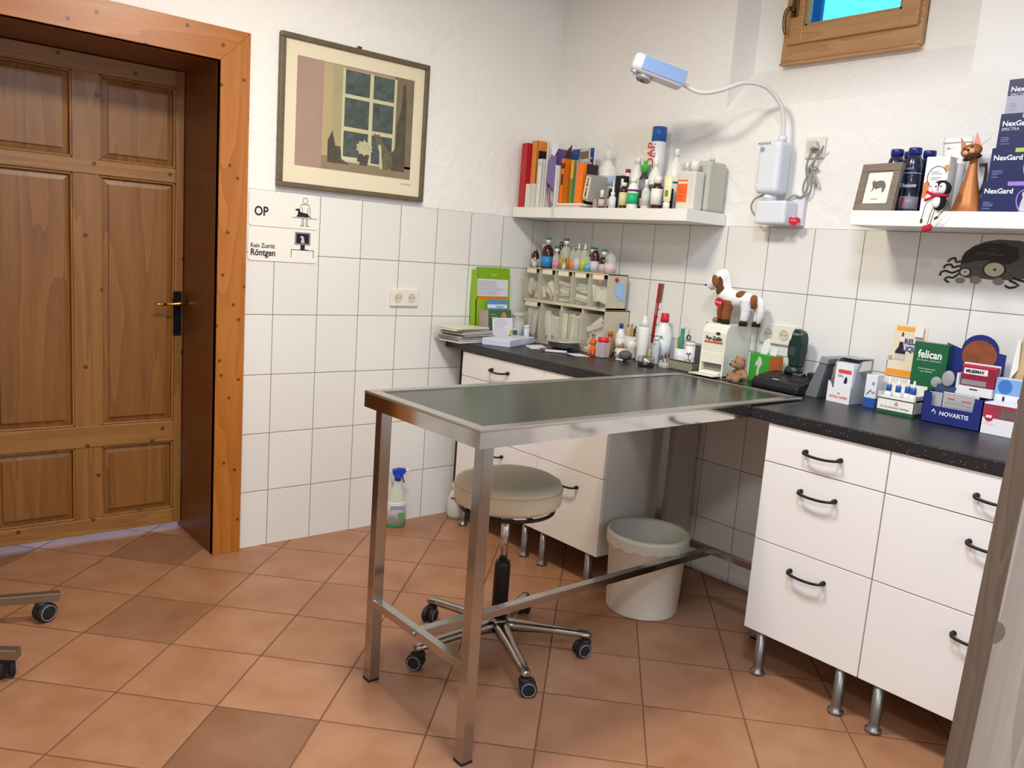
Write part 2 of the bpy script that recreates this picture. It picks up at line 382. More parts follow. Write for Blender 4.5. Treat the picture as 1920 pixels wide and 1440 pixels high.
for (a, b_) in ((s0 - .07, s0 - .082), (s1 + .077, s1 + .065)): g.box(xs + .012, xs + .04, b_, a, q0 + .06, q1 - .06)
g.box(xs + .012, xs + .04, s1 + .07, s0 - .075, q0 + .065, q0 + .075)
sash = g.build('sash', WOODW, win)
gl = mat('window_glass', '#ffffff', 0.0, trans=1.0, ior=1.01)
g = G(); g.box(xs + .022, xs + .028, s1 + .06, s0 - .065, q0 + .06, q1 - .05); g.build('pane', gl, win)
BRZ = mat('aged_bronze', '#6b5636', 0.3, 0.9)
g = G(); hy = s0 - .03
g.box(xs - .008, xs, hy - .016, hy + .014, 2.345, 2.44, bev=.003)
g.cyl((xs - .004, hy, 2.372), (xs - .035, hy, 2.372), .010)
g.tube([(xs - .035, hy, 2.372), (xs - .04, hy + .012, 2.366), (xs - .04, hy + .02, 2.335), (xs - .036, hy + .018, 2.30), (xs - .034, hy + .012, 2.275)], .006, sub=4, rs=[.007, .008, .007, .008, .005])
g.build('window_handle', BRZ, win)

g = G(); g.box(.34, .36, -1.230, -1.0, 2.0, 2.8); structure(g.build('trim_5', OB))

# ---- door opening, lining and casing
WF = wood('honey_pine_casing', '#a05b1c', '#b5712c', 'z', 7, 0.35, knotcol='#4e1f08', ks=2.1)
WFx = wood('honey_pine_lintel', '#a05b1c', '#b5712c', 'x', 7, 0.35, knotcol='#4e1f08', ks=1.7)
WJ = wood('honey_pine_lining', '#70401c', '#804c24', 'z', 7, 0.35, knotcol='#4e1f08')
g = G(); g.prism([(-1.742, 0.0), (-1.627, 0.0), (-1.627, 2.088), (-1.742, 1.969)], -0.026, 0.006, bev=.0015); cs = g.build('trim_1', WF); structure(cs)
g = G(); g.prism([(-2.575, 1.969), (-1.742, 1.969), (-1.627, 2.088), (-2.69, 2.088)], -0.026, 0.006, bev=.0015); structure(g.build('trim_2', WFx))
g = G(); g.prism([(-2.69, 0), (-2.575, 0), (-2.575, 1.969), (-2.69, 2.088)], -0.026, 0.006, bev=.0015); structure(g.build('trim_3', WF))
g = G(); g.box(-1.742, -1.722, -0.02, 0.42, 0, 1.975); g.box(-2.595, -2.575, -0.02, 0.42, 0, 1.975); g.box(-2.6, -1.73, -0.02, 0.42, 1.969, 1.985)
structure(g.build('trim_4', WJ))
# ---- six panel door at y = .37
WD = wood('brown_pine_door', '#7f5327', '#9c6c36', 'z', 6, 0.42, knotcol='#3b1c0a')
WDx = wood('brown_pine_rail', '#885c2e', '#a3743c', 'x', 6, 0.42, knotcol='#3b1c0a')
WDp = wood('brown_pine_panel', '#774c20', '#93612d', 'z', 5, 0.42, knots=False)
L, R, MB, MT = -2.572, -1.745, 0.028, 1.966
y0, y1 = 0.372, 0.412
m0, m1 = -2.168, -2.070; s0_, s1_ = -2.46, -1.778
door = G(); door.box(L, s0_, y0, y1, MB, MT); door.box(s1_, R, y0, y1, MB, MT); door.box(m0, m1, y0 + .002, y1, MB, MT)
door = structure(door.build('door_1', WD))
RZ = [(MB, .095), (.405, .495), (1.515, 1.572), (1.90, MT)]
g = G()
for a, b_ in RZ: g.box(s0_, s1_, y0 - .002, y1, a, b_, bev=.003)
g.build('rail', WDx, door)
for (xa, xb) in ((s0_, m0), (m1, s1_)):
    for (za, zb) in ((.095, .405), (.495, 1.515), (1.572, 1.90)):
        g = G(); i = .033
        g.quad([(xa, y0 + .022, za), (xb, y0 + .022, za), (xb, y0 + .022, zb), (xa, y0 + .022, zb)])
        A = [(xa + .006, za + .006), (xb - .006, za + .006), (xb - .006, zb - .006), (xa + .006, zb - .006)]
        B_ = [(xa + i, za + i), (xb - i, za + i), (xb - i, zb - i), (xa + i, zb - i)]
        for k in range(4):
            l = (k + 1) % 4; g.quad([(A[k][0], y0 + .020, A[k][1]), (A[l][0], y0 + .020, A[l][1]), (B_[l][0], y0 + .013, B_[l][1]), (B_[k][0], y0 + .013, B_[k][1])])
        g.box(xa + i, xb - i, y0 + .006, y0 + .03, za + i, zb - i)
        g.build('panel', WDp, door)
        g = G()   # moulding round the panel
        t = .009
        for (a, b_, c, d) in ((xa, xb, za, za + t), (xa, xb, zb - t, zb), (xa, xa + t, za, zb), (xb - t, xb, za, zb)): g.box(a, b_, y0 + .004, y0 + .024, c, d, bev=.003)
        g.build('panel_moulding', WD, door)
g = G(); g.box(-1.784, -1.750, y0 - .006, y0, .872, 1.062, bev=.002); g.cyl((-1.767, y0 - .004, .93), (-1.767, y0 - .008, .93), .007, 0); lp = g.build('lock_plate', mat('black_iron', '#121316', .45, .6), door)
g = G(); BR = mat('brass', '#b98a3e', 0.2, 1.0)
g.cyl((-1.767, y0 - .004, 1.013), (-1.767, y0 - .05, 1.013), .008)
g.tube([(-1.748, y0 - .05, 1.014), (-1.77, y0 - .052, 1.013), (-1.80, y0 - .052, 1.011), (-1.83, y0 - .05, 1.010), (-1.842, y0 - .05, 1.010), (-1.85, y0 - .05, 1.010), (-1.868, y0 - .05, 1.009)], .005, sub=3, rs=[.008, .010, .0055, .006, .009, .005, .003])
g.build('door_handle', BR, door)

# ================================================================ CEILING LAMPS (outside the frame, they light the room, the last one as added fill)
for i, (p, c, e) in enumerate(LAMPS):
    t = thing('ceiling_light', ['warm white square ceiling lamp near the wooden door', 'white square ceiling lamp above the treatment table', 'added cool white square fill lamp at the back of the room'][i], 'ceiling lamp', (p[0], p[1], ZC))
    g = G(); g.box(-.2, .2, -.2, .2, -.05, 0, bev=.004); g.build('housing', WHITE, t)
    g = G(); g.box(-.185, .185, -.185, .185, -.058, -.05, bev=.002); g.build('diffuser', mat('lamp_diffuser', '#fff4e0', .5, emit=3.0), t)

# ================================================================ CABINETS AND WORKTOP
WCAB = mat('white_foil_front', '#ece8e4', 0.38)
CARC = mat('white_melamine', '#d8d3cc', 0.5)
HND = mat('black_cast_handle', '#1a1a1c', 0.42, 0.3)
def handle(parent, w=.115):
    g = G(); h = w / 2
    g.tube([(-h, 0.0, 0), (-h, -.018, -.001), (-h + .006, -.026, -.002), (-h * .5, -.029, -.005), (0, -.030, -.006), (h * .5, -.029, -.005), (h - .006, -.026, -.002), (h, -.018, -.001), (h, 0, 0)], .0045, sub=3, seg=8)
    g.blob((-h, -.012, 0), (.0075, .006, .0075), seg=10, rings=6); g.blob((h, -.012, 0), (.0075, .006, .0075), seg=10, rings=6)
    g.cyl((-h, 0, 0), (-h, -.006, 0), .0075, seg=12); g.cyl((h, 0, 0), (h, -.006, 0), .0075, seg=12)
    return g.build('handle', HND, parent)
def cabinet(ya, w, seams, label, hz, side_mark=False):
    # local: x to the viewer's right (world -y), y into the wall, origin at the floor on the front left corner
    t = thing('drawer_cabinet', label, 'cabinet', (-0.60, ya, 0), WB, 'white drawer cabinets on steel legs under the worktop')
    g = G(); g.box(.001, w - .001, .019, .58, .152, .852)
    g.build('carcass', CARC, t)
    zs = [.150] + seams + [.852]
    for k in range(3):
        g = G(); g.box(.0015, w - .0015, 0, .018, zs[k] + .0015, zs[k + 1] - .0015, bev=.001)
        d = g.build('drawer_front', WCAB, t)
        hd = handle(d); hd.location = (w / 2, 0, hz[k])
    for (lx, ly) in ((.06, .02), (w - .06, .02), (.06, .50), (w - .06, .50)):
        g = G(); g.lathe([(.019, 0), (.024, .002), (.024, .010), (.017, .014), (.0155, .03), (.0155, .152)], lx, ly, 20)
        g.build('leg', GREYMET, t)
    return t
cabinet(-.137, .584, [.472, .736], 'white drawer cabinet furthest left, next to the tiled door wall', [.415, .672, .798])
cabinet(-.721, .397, [.472, .736], 'white drawer cabinet whose bare side faces the knee space with the bin', [.405, .672, .798])
cabinet(-1.816, .402, [.462, .726], 'white drawer cabinet right of the knee space, all three handles in view', [.397, .660, .788])
cabinet(-2.219, .600, [.462, .726], 'white drawer cabinet partly hidden by the grey wood panel', [.397, .660, .788])
g = G(); g.box(-.61, -.001, -3.05, -.001, .856, .894, bev=.004); tag(g.build('worktop', speckled('black_speckled_laminate')), 'long black speckled worktop running along the window wall', 'worktop')
g = G(); g.box(-.512, -.30, -.030, -.002, 0, .852, bev=.002)  # dark strip standing in the gap between left cabinet and wall
tag(g.build('dark_strip', mat('dark_brown_strip', '#3a2a20', .6, noise=.1)), 'dark brown upright strip between left cabinet and tiled wall', 'board')

# ================================================================ TREATMENT TABLE
TX0, TX1, TY0, TY1, TZ = -1.733, -.308, -1.752, -1.192, .906
tb = thing('treatment_table', 'long stainless steel treatment table with dark top, propped on the worktop', 'table', (TX0, TY0, 0))
LX, LY = TX1 - TX0, TY1 - TY0
DARK = mat('dark_table_sheet', '#272b24', 0.20, 0.0, noise=.05, ior=1.33)
g = G(); r = .035
g.box(0, LX, 0, r, TZ - .008, TZ, bev=.0015); g.box(0, LX, LY - r, LY, TZ - .008, TZ, bev=.0015)
g.box(0, r, r, LY - r, TZ - .008, TZ, bev=.0015); g.box(LX - .02, LX, r, LY - r, TZ - .008, TZ, bev=.0015)
g.build('rim', mat('satin_steel_rim', '#c9c7c1', .28, 1.0), tb)
g = G(); g.box(r, LX - .02, r, LY - r, TZ - .009, TZ - .004); g.build('tabletop', DARK, tb)
g = G(); AX = 1.118; AZ = .857
g.box(.001, AX, .001, .003, AZ, TZ - .008); g.box(.001, .003, .003, LY - .003, AZ, TZ - .008); g.box(.001, AX, LY - .003, LY - .001, AZ, TZ - .008)
g.box(.003, AX, .003, .02, AZ, AZ + .002); g.box(.003, AX, LY - .02, LY - .003, AZ, AZ + .002)
g.build('apron', mat('mirror_steel', '#cfcdc8', .09, 1.0), tb)
def tleg(x, y, z1):
    g = G(); g.box(x, x + .035, y, y + .035, .006, z1, bev=.002); o = g.build('leg', STEEL, tb)
    g = G(); g.box(x - .001, x + .036, y - .001, y + .036, 0, .008, bev=.001); g.build('foot_cap', RUBBER, o)
tleg(.022, .012, .90); tleg(.030, LY - .055, .90)
tleg(1.365, .012, .856); tleg(1.365, LY - .045, .856)
g = G(); g.box(.030, .055, .047, LY - .055, .246, .270, bev=.001); 
g.build('cross_rail', STEEL, tb); g = G(); g.box(1.370, 1.395, .047, LY - .045, .246, .270, bev=.001); g.build('cross_rail', STEEL, tb)
g = G(); g.lathe([(.009, 0), (.009, .003), (.006, .006), (0, .007)], M=Matrix.Translation((.030, .277, .258)) @ Matrix.Rotation(-math.pi / 2, 4, 'Y'), seg=14); g.build('bolt', STEEL, tb)
g = G(); g.box(.055, 1.370, .263, .291, .244, .268, bev=.001); g.build('long_rail', STEEL, tb)

# ================================================================ STOOL
st = thing('swivel_stool', 'round beige upholstered swivel stool on a five-star aluminium base', 'stool', (-1.228, -1.280, 0))
UPH = mat('beige_vinyl', '#e0d7bd', .55, bump=.05, bscale=90, noise=.06)
g = G(); g.lathe([(0.02, .520), (.160, .520), (.172, .524), (.178, .535), (.179, .565), (.176, .574), (.178, .580), (.172, .597), (.15, .609), (.10, .615), (0, .617)], seg=48)
g.tube([(.179 * math.cos(a * math.pi / 24), .179 * math.sin(a * math.pi / 24), .578) for a in range(48)], .0022, closed=True, seg=6); g.build('seat', UPH, st)
g = G(); g.lathe([(.02, .512), (.15, .512), (.15, .5205), (.02, .5205)], seg=36); g.build('seat_plate', mat('white_seat_board', '#d6d2c8', .6), st)
g = G(); g.tube([(.155 * math.cos(a * math.pi / 20), .155 * math.sin(a * math.pi / 20), .503) for a in range(40)], .006, closed=True)
for a in (0.4, 2.5, 4.6): g.cyl((0, 0, .503), (.155 * math.cos(a), .155 * math.sin(a), .503), .006, seg=8)
g.build('height_ring', BLACK, st)
g = G(); g.lathe([(.024, .495), (.024, .512), (.014, .512)]); g.cyl((0, 0, .28), (0, 0, .505), .014, seg=20); g.build('gas_lift', CHROME, st)
g = G(); g.lathe([(.027, .105), (.027, .30), (.023, .318), (.014, .320)], seg=24); g.build('column_sleeve', BLACK, st)
ALU = mat('polished_aluminium', '#a9a69f', .22, 1.0, bump=.1, bscale=40)
g = G(); g.lathe([(.03, .07), (.038, .08), (.036, .105), (.028, .118)], seg=24)
CA = [(-.318, .004), (-.112, -.278), (.218, -.186), (.28, .207), (-.069, .281)]
for k in range(5):
    x, y = CA[k]; a = math.atan2(y, x); a = math.atan2(-.186, .218) + (k - 2) * 2 * math.pi / 5; dx, dy = math.cos(a), math.sin(a); CA[k] = (dx * .30, dy * .30)
    px, py = -dy, dx; P = []
    for (d, wd, zt, zb) in ((.0, .030, .112, .072), (.06, .024, .108, .078), (.17, .017, .098, .078), (.27, .017, .090, .072), (.305, .016, .086, .068), (.318, .010, .082, .070)):
        P.append([(dx * d + px * wd, dy * d + py * wd, zb), (dx * d + px * wd, dy * d + py * wd, zt - .008), (dx * d + px * wd * .5, dy * d + py * wd * .5, zt), (dx * d - px * wd * .5, dy * d - py * wd * .5, zt), (dx * d - px * wd, dy * d - py * wd, zt - .008), (dx * d - px * wd, dy * d - py * wd, zb)])
    t = bmesh.new(); V = [[t.verts.new(p) for p in ring] for ring in P]
    for i in range(len(V) - 1):
        for j in range(6):
            l = (j + 1) % 6; f = t.faces.new((V[i][j], V[i][l], V[i + 1][l], V[i + 1][j])); f.smooth = True
    t.faces.new(V[0]); t.faces.new(V[-1][::-1]); g.merge(t)
g.build('star_base', ALU, st)
def caster(parent, x, y, ztop, rot, r=.027):
    t = G(); M = Matrix.Translation((x, y, 0)) @ Matrix.Rotation(rot, 4, 'Z')
    for s in (-1, 1):
        t.lathe([(r * .7, -.009), (r, -.006), (r, .006), (r * .85, .009), (r * .3, .010), (0, .010)], seg=20, mi=0, M=M @ Matrix.Translation((.012, s * .013, r)) @ Matrix.Rotation(-s * math.pi / 2, 4, 'X'))
    t.box(-.012, .022, -.006, .006, r * .6, r * 2 + .004, M=M, bev=.002)
    t.blob((x, y, r * 1.9), (.02, .02, .012), seg=12, rings=6)
    t.cyl((x, y, r * 1.9), (x, y, ztop), .006, 1, seg=8)
    o = t.build('caster', [RUBBER, CHROME], parent)
    q = G()
    for s in (-1, 1): q.tube([(M @ Vector((.012 + r * .78 * math.cos(a * math.pi / 8), s * .0225, r + r * .78 * math.sin(a * math.pi / 8)))) for a in range(16)], .0018, closed=True, seg=5)
    q.build('wheel_ring', mat('grey_caster_trim', '#8b8f96', .5), o)
for k, (x, y) in enumerate(CA): caster(st, x, y, .072, [2.2, -.6, 2.9, 1.2, 3.6][k])

# ================================================================ BIN
bn = thing('waste_bin', 'cream plastic waste bucket with clear liner in the knee space', 'bin', (-.52, -1.305, 0))
BIN = mat('cream_plastic', '#f1ecdd', .42)
g = G(); g.lathe([(0, .004), (.12, .004), (.135, .0), (.139, .008), (.150, .335), (.156, .337), (.157, .352), (.150, .356), (.146, .35), (.136, .012), (0, .012)], seg=48); g.build('bucket', BIN, bn)
g = G(); LIN = mat('clear_liner', '#e9e6d8', .35, alpha=.55)
prof = []
t = bmesh.new(); n = 60
rings = []
for (rr_, z) in ((.1605, .305), (.1600, .345), (.157, .360), (.148, .361), (.141, .34), (.131, .12), (.11, .03)):
    rings.append([t.verts.new(((rr_ + .0018 * math.sin(a * 2.3) * (1 if z < .33 else .4)) * math.cos(2 * math.pi * a / n), (rr_ + .0018 * math.sin(a * 2.3) * (1 if z < .33 else .4)) * math.sin(2 * math.pi * a / n), z + (.006 * math.sin(a * 1.7) if z < .32 else 0))) for a in range(n)])
for i in range(len(rings) - 1):
    for a in range(n):
        f = t.faces.new((rings[i][a], rings[i][(a + 1) % n], rings[i + 1][(a + 1) % n], rings[i + 1][a])); f.smooth = True
g.merge(t); g.build('liner', LIN, bn); bn.scale = (1, 1, .87)

# ================================================================ WALL SHELVES
SH = mat('white_shelf_foil', '#efece6', .4)
g = G(); g.box(-.26, -.0, -1.117, -.020, 1.508, 1.557, bev=.002); tag(g.build('wall_shelf', SH), 'thick white floating shelf on the left, crowded with medicine bottles', 'shelf', 'thick white floating shelves above the tiles')
g = G(); g.box(-.26, -.0, -2.93, -1.812, 1.508, 1.557, bev=.002); tag(g.build('wall_shelf', SH), 'thick white floating shelf on the right, carrying cat figurine and blue boxes', 'shelf', 'thick white floating shelves above the tiles')

# ================================================================ builders for small goods
def C(hexc, rough=0.5, **k): return mat('paint_' + hexc.strip('#') + '_%d' % int(rough * 100) + ''.join('_%s%s' % (a, str(v).replace('.', 'p')) for a, v in sorted(k.items())), hexc, rough, **k)
WP = mat('white_plastic', '#ebe9e4', .35); CLR = mat('clear_plastic', '#f2f2ee', .12, alpha=.42); MILK = mat('milky_plastic', '#e2e0d6', .35, alpha=.9)
AMB = mat('amber_glass', '#3a1710', .12, coat=.4); INK = mat('black_print', '#1b1b1d', .6); GRY = mat('grey_print', '#8c8c90', .6)
CARD = mat('white_card', '#eceae6', .6); GOLDP = mat('alu_collar', '#b9b3a6', .25, 1.0)
def pos(x, y, z): return (x, y, z)
def patch(parent, x0, x1, z0, z1, y, m, name='printed_patch', M=None):
    g = G(); g.box(x0, x1, y - .0005, y, z0, z1, M=M); return g.build(name, m, parent)
def shape_patch(parent, poly, y, m, name='printed_picture'):
    g = G(); g.prism(poly, y - .0006, y); return g.build(name, m, parent)
def ell(cx, cz, a, b, n=20, t0=0, t1=2 * math.pi): return [(cx + a * math.cos(t0 + (t1 - t0) * i / n), cz + b * math.sin(t0 + (t1 - t0) * i / n)) for i in range(n)]
def lines(parent, x0, x1, zs, y, m=None, h=.0016, name='printed_lines', seed=1):
    rn = random.Random(seed); g = G()
    for z in zs:
        w_ = (x1 - x0) * rn.uniform(.6, 1); g.box(x0, x0 + w_, y - .0007, y, z - h / 2, z + h / 2)
    o = g.build(name, m or GRY, parent); o['kind'] = 'stuff'; return o
def bottle(name, label, cat, loc, r, h, body, cap, cr=None, ch=.02, sh=.25, lab=None, lz=(.15, .6), rz=WB, group=None, bands=(), nr=None, capprof=None, collar=None, sy=1.0, seg=24):
    """round bottle: body with shoulder, cap, wrap-round label"""
    t = thing(name, label, cat, loc, rz, group); cr = cr or r * .55; nr = nr or cr * .85; hb = h - ch; zs = hb * (1 - sh)
    g = G(); g.lathe([(0, .001), (r * .92, 0), (r, .003), (r, zs), (r * .96, zs + (hb - zs) * .25), (r * .72, zs + (hb - zs) * .6), (nr, hb - (hb - zs) * .12), (nr, hb)], seg=seg, sy=sy); g.build('body', body, t)
    g = G(); g.lathe([(q * 1, hb + z) for q, z in capprof] if capprof else [(cr, hb - .002), (cr, h - .002), (cr * .9, h), (0, h)], seg=20); g.build('cap', cap, t)
    if collar: g = G(); g.lathe([(nr * 1.12, hb - .006), (nr * 1.15, hb - .001), (nr, hb)], seg=20); g.build('collar', collar, t)
    if lab:
        g = G(); a, b = lz[0] * h, lz[1] * h; g.lathe([(r * 1.012, a), (r * 1.012, b)], seg=seg, sy=sy); lb = g.build('label_wrap', lab, t)
    for (m_, a, b) in bands: g = G(); g.lathe([(r * 1.02, a * h), (r * 1.02, b * h)], seg=seg, sy=sy); g.build('label_band', m_, t)
    return t
def carton(name, label, cat, loc, w, d, h, m, rz=WB, group=None, bev=.001, rx=0, ry=0, part='box_body', x0=None):
    t = thing(name, label, cat, loc, rz, group, rx=rx, ry=ry)
    g = G(); g.box(-w / 2, w / 2, 0, d, 0, h, bev=bev); g.build(part, m, t); return t
def square_bottle(name, label, cat, loc, w, d, h, m, cap, cx=0, cr=.016, ch=.02, rz=WB, group=None, bev=.012):
    t = thing(name, label, cat, loc, rz, group)
    g = G(); g.box(-w / 2, w / 2, 0, d, 0, h - ch - .006, bev=bev, seg=3); g.cyl((cx, d / 2, h - ch - .01), (cx, d / 2, h - ch), cr * .8); g.build('body', m, t)
    g = G(); g.lathe([(cr, h - ch), (cr, h - .002), (cr * .9, h), (0, h)], cx, d / 2, 20); g.build('cap', cap, t); return t

S1 = 1.5575
# ---- left shelf, books and binders
def book(name, label, cat, x, y, w, d, h, m, page=None, rz=0, lean=0, z=S1, group=None):
    t = thing(name, label, cat, (x, y, z), WB + rz, group, ry=0); t.rotation_euler = (0, lean, WB + rz)
    g = G(); g.box(-w / 2, -w / 2 + .0025, 0, d, 0, h); g.box(w / 2 - .0025, w / 2, 0, d, 0, h); g.box(-w / 2, w / 2, 0, .003, 0, h, bev=.0008); g.build('cover', m, t)
    g = G(); g.box(-w / 2 + .0025, w / 2 - .0025, .003, d - .004, .003, h - .004); g.build('pages', page or CARD, t); return t
b = book('ring_binder', 'red binder standing at the left end of the left shelf', 'binder', -.245, -.062, .045, .20, .310, C('#c01f2c', .4))
lines(b, -.020, .016, [.215 - i * .008 for i in range(8)], -.0005, C('#d8584c'), h=.002)
b = book('comb_bound_book', 'tall orange comb-bound book with a black inner cover next to the red binder', 'book', -.225, -.112, .040, .19, .322, C('#e08a3c', .45))
g = G(); g.box(.021, .0235, .01, .17, .0, .275); g.build('black_cover', BLACK, b)
g = G()
for i in range(26): g.cyl((.021, .012, .02 + i * .0098), (.030, .012, .02 + i * .0098), .0032, seg=8)
o = g.build('comb_binding', BLACK, b); o['kind'] = 'stuff'
carton('card_index_box', 'low white card box in front of the red binder', 'box', (-.255, -.118, S1), .036, .05, .112, C('#dcd9cf', .6), group='low white boxes at the left end of the shelf')
carton('card_index_box', 'low white card box between another low box and the tall white book', 'box', (-.255, -.158, S1), .033, .06, .112, C('#d6d2c6', .6), group='low white boxes at the left end of the shelf')
b = book('white_book', 'tall white book with a round mark on its spine', 'book', -.255, -.195, .034, .15, .228, C('#e2dfd7', .5))
g = G(); g.cyl((0, -.0006, .205), (0, 0, .205), .009, seg=20); g.build('round_emblem', C('#c7c2b8'), b)
b = book('white_folder', 'thin tall white folder between white book and blue booklet', 'folder', -.24, -.226, .014, .20, .308, C('#efece4', .5))
b = carton('blue_booklet', 'large blue and white booklet leaning behind the purple brochure', 'booklet', (-.100, -.325, S1), .17, .006, .300, C('#e9e8e6', .4), rz=WB - .06, part='cover')
patch(b, -.080, .080, .210, .290, 0, C('#2b4f97', .4)); patch(b, -.05, .08, .17, .195, -.0001, C('#5f86c2', .4))
text('Tierärzte', .022, b, C('#f4f4f4'), (.03, -.0012, .245)); text('Journal', .018, b, C('#f4f4f4'), (.02, -.0012, .222))
def curved_card(name, label, cat, loc, pts, z0, z1, m, rz=WB, m2=None, th=.002):
    t = thing(name, label, cat, loc, rz); g = G()
    P = pts; Q = [(x + .0, y + th) for x, y in P][::-1]; g.prism(P + Q, z0, z1, plane='xy'); g.build('sheet', m, t); return t
# bowed brochure: leans on the folder, bellies towards the viewer's left
def bowed(name, label, loc, h, d, m, bow, rz=WB, sheets=1):
    t = thing(name, label, 'brochure', loc, rz); g = G(); n = 12; A = []; 
    for i in range(n + 1):
        u = i / n; A.append((-bow * math.sin(math.pi * u), h * u))
    poly = A + [(x + .003, z) for x, z in A[::-1]]
    g.prism(poly, 0, d); g.build('cover', m, t); return t
b = bowed('bent_brochure', 'purple and grey brochure bent against the white rack', (-.255, -.285, S1), .275, .13, C('#7d6ba6', .4), .038)
g = G(); n = 12; A = [(-.038 * math.sin(math.pi * i / n * 1.0) - .0012, .275 * i / n) for i in range(n + 1)]
g.prism(A[:5] + [(x + .0008, z) for x, z in A[:5][::-1]], -.0006, .131); g.build('grey_lower_part', C('#c9c5c4'), b)
g = G(); g.prism([(-.006, .245), (-.012, .272), (-.004, .298), (.008, .290), (.022, .302), (.040, .298), (.030, .262), (.012, .236)], -.004, -.002); g.build('white_flyer', C('#e6e4ea'), b)
g = G(); g.prism([(-.036, .12), (-.030, .21), (-.004, .255), (.024, .235), (.028, .12), (.022, .085)], -.003, -.001); g.build('purple_flyer', C('#7a68a4', .4), b)
b = bowed('red_edged_brochure', 'thin white brochure with a dark red edge, bent inside the purple one', (-.25, -.296, S1), .13, .12, C('#e8e6e2', .5), .030)
g = G(); A = [(-.030 * math.sin(math.pi * i / 8) + .004, .13 * i / 8) for i in range(9)]; g.prism(A + [(x + .006, z) for x, z in A[::-1]], -.001, .001); g.build('red_edge', C('#a32a3c'), b)
b = thing('dark_leaflet', 'dark brown photo leaflet sticking up behind the white rack', 'leaflet', (-.17, -.272, S1), WB)
g = G(); g.prism([(-.03, 0), (.04, 0), (.045, .30), (.015, .275), (-.035, .225)], 0, .002); g.build('sheet', mat('brown_photo', '#4a3a34', .5, noise=.6, nscale=60), b)
b = thing('magazine_rack', 'narrow white magazine rack edge beside the orange books', 'rack', (-.262, -.318, S1), WB)
g = G(); g.box(-.004, 0, 0, .19, 0, .195); g.box(-.004, .008, 0, .003, 0, .19, bev=.001); g.build('side', WP, b)
g = G(); g.box(-.006, .008, -.004, -.001, -.04, .004, bev=.001); g.build('hanging_tag', mat('clear_tag', '#f0e8d8', .3, alpha=.6), b)
b = book('orange_paperback', 'orange paperback with a dark green spot right of the white rack', 'book', -.24, -.343, .030, .088, .205, C('#ee7a1a', .45), z=S1 + .020)
patch(b, -.007, .007, .085, .135, 0, C('#26372a')); patch(b, -.013, .013, .16, .185, 0, C('#5c3018'))
b = book('spiral_notebook', 'grey spiral notebook leaning among the orange books', 'notebook', -.145, -.395, .060, .010, .262, C('#cfccc2', .5), lean=-.06, z=S1 + .020)
g = G()
for i in range(22): g.tube([(-.030 + .006 * math.cos(a), -.001 + .006 * math.sin(a), .03 + i * .0092) for a in [k * math.pi / 4 for k in range(8)]], .0011, closed=True, seg=5)
o = g.build('spiral', C('#e8e8ea', .3, metal=.6), b); o['kind'] = 'stuff'
patch(b, -.028, .028, .215, .25, 0, mat('mosaic_print', '#7a6a5c', .5, noise=.8, nscale=150))
b = book('green_and_amber_book', 'slim book, amber above and green below, beside the spiral notebook', 'book', -.23, -.397, .018, .08, .200, C('#6f9e4e', .45), z=S1 + .020); patch(b, -.009, .009, .115, .196, 0, C('#f0a040', .4))
b = book('grey_booklet', 'thin grey-pink booklet between green book and bright orange box', 'booklet', -.22, -.418, .016, .085, .198, C('#b5a3a0', .45), z=S1 + .020)
b = carton('orange_box', 'bright orange upright box next to the grey-pink booklet', 'box', (-.235, -.452, S1 + .020), .040, .08, .180, C('#f77b14', .4)); b.rotation_euler = (0, .03, WB)
g = G(); g.box(.021, .024, .02, .09, 0, .182); g.build('dark_back', C('#33222a'), b)
b = thing('paper_tray', 'flat white stack of papers lying under the orange books', 'paper stack', (-.252, -.412, S1), WB)
g = G(); g.box(-.085, .085, 0, .125, .010, .0195, bev=.001); g.build('upper_sheets', C('#ece5d6', .6), b)
g = G(); g.box(-.085, .075, .004, .125, .0, .0095, bev=.001); g.build('lower_sheets', C('#d9ccc0', .6), b)
# ---- left shelf, bottles
b = bottle('foam_bottle', 'white bottle with clear dome cap and pale blue label behind the tilted grey box', 'bottle', (-.072, -.470, S1), .052, .285, WP, CLR, cr=.020, ch=.050, sh=.38, lab=C('#b9c8df', .4), lz=(.40, .56), nr=.018)
text('Desinfekt', .018, b, C('#2b4b8e'), (0, -.0535, .142))
b = carton('grey_box', 'small grey box with a cream label tilted against the white bottle', 'box', (-.235, -.50, S1 + .034), .050, .085, .115, C('#a5a29a', .6), rz=WB - .25); b.rotation_euler = (0, .22, WB - .25)
patch(b, -.022, .022, .012, .108, 0, C('#efe6cc')); text('MINI BAX', .020, b, INK, (0, -.0012, .060), (math.pi / 2, -math.pi / 2, 0), bold=.0006)
carton('tiny_grey_carton', 'tiny grey carton in front of the tilted grey box', 'box', (-.235, -.566, S1), .022, .022, .040, C('#a39b94', .5))
def dropper(name, label, y, x, r, h, body, cap, lab, ch, lz=(.1, .5), tip=False, group='little dropper bottles on the left shelf', **k):
    cp = None
    if tip: cp = [(r * .62, 0), (r * .62, .014), (r * .3, .018), (r * .22, ch * .6), (r * .16, ch), (0, ch)]
    return bottle(name, label, 'bottle', (x, y, S1), r, h, body, cap, cr=r * .6, ch=ch, sh=.18, lab=lab, lz=lz, capprof=cp, group=group, **k)
dropper('dropper_bottle', 'small brown dropper bottle with tall white cone cap, first of the front row', -.607, -.232, .0145, .080, AMB, WP, C('#cdbcb4'), .032)
dropper('dropper_bottle', 'small dark bottle with a pinkish label between two dropper bottles', -.630, -.205, .0125, .088, AMB, BLACK, C('#caa79a'), .028)
dropper('dropper_bottle', 'white eye-drop bottle with a long thin tip', -.673, -.232, .0155, .120, WP, WP, C('#dcdfe6'), .066, tip=True, lz=(.02, .4))
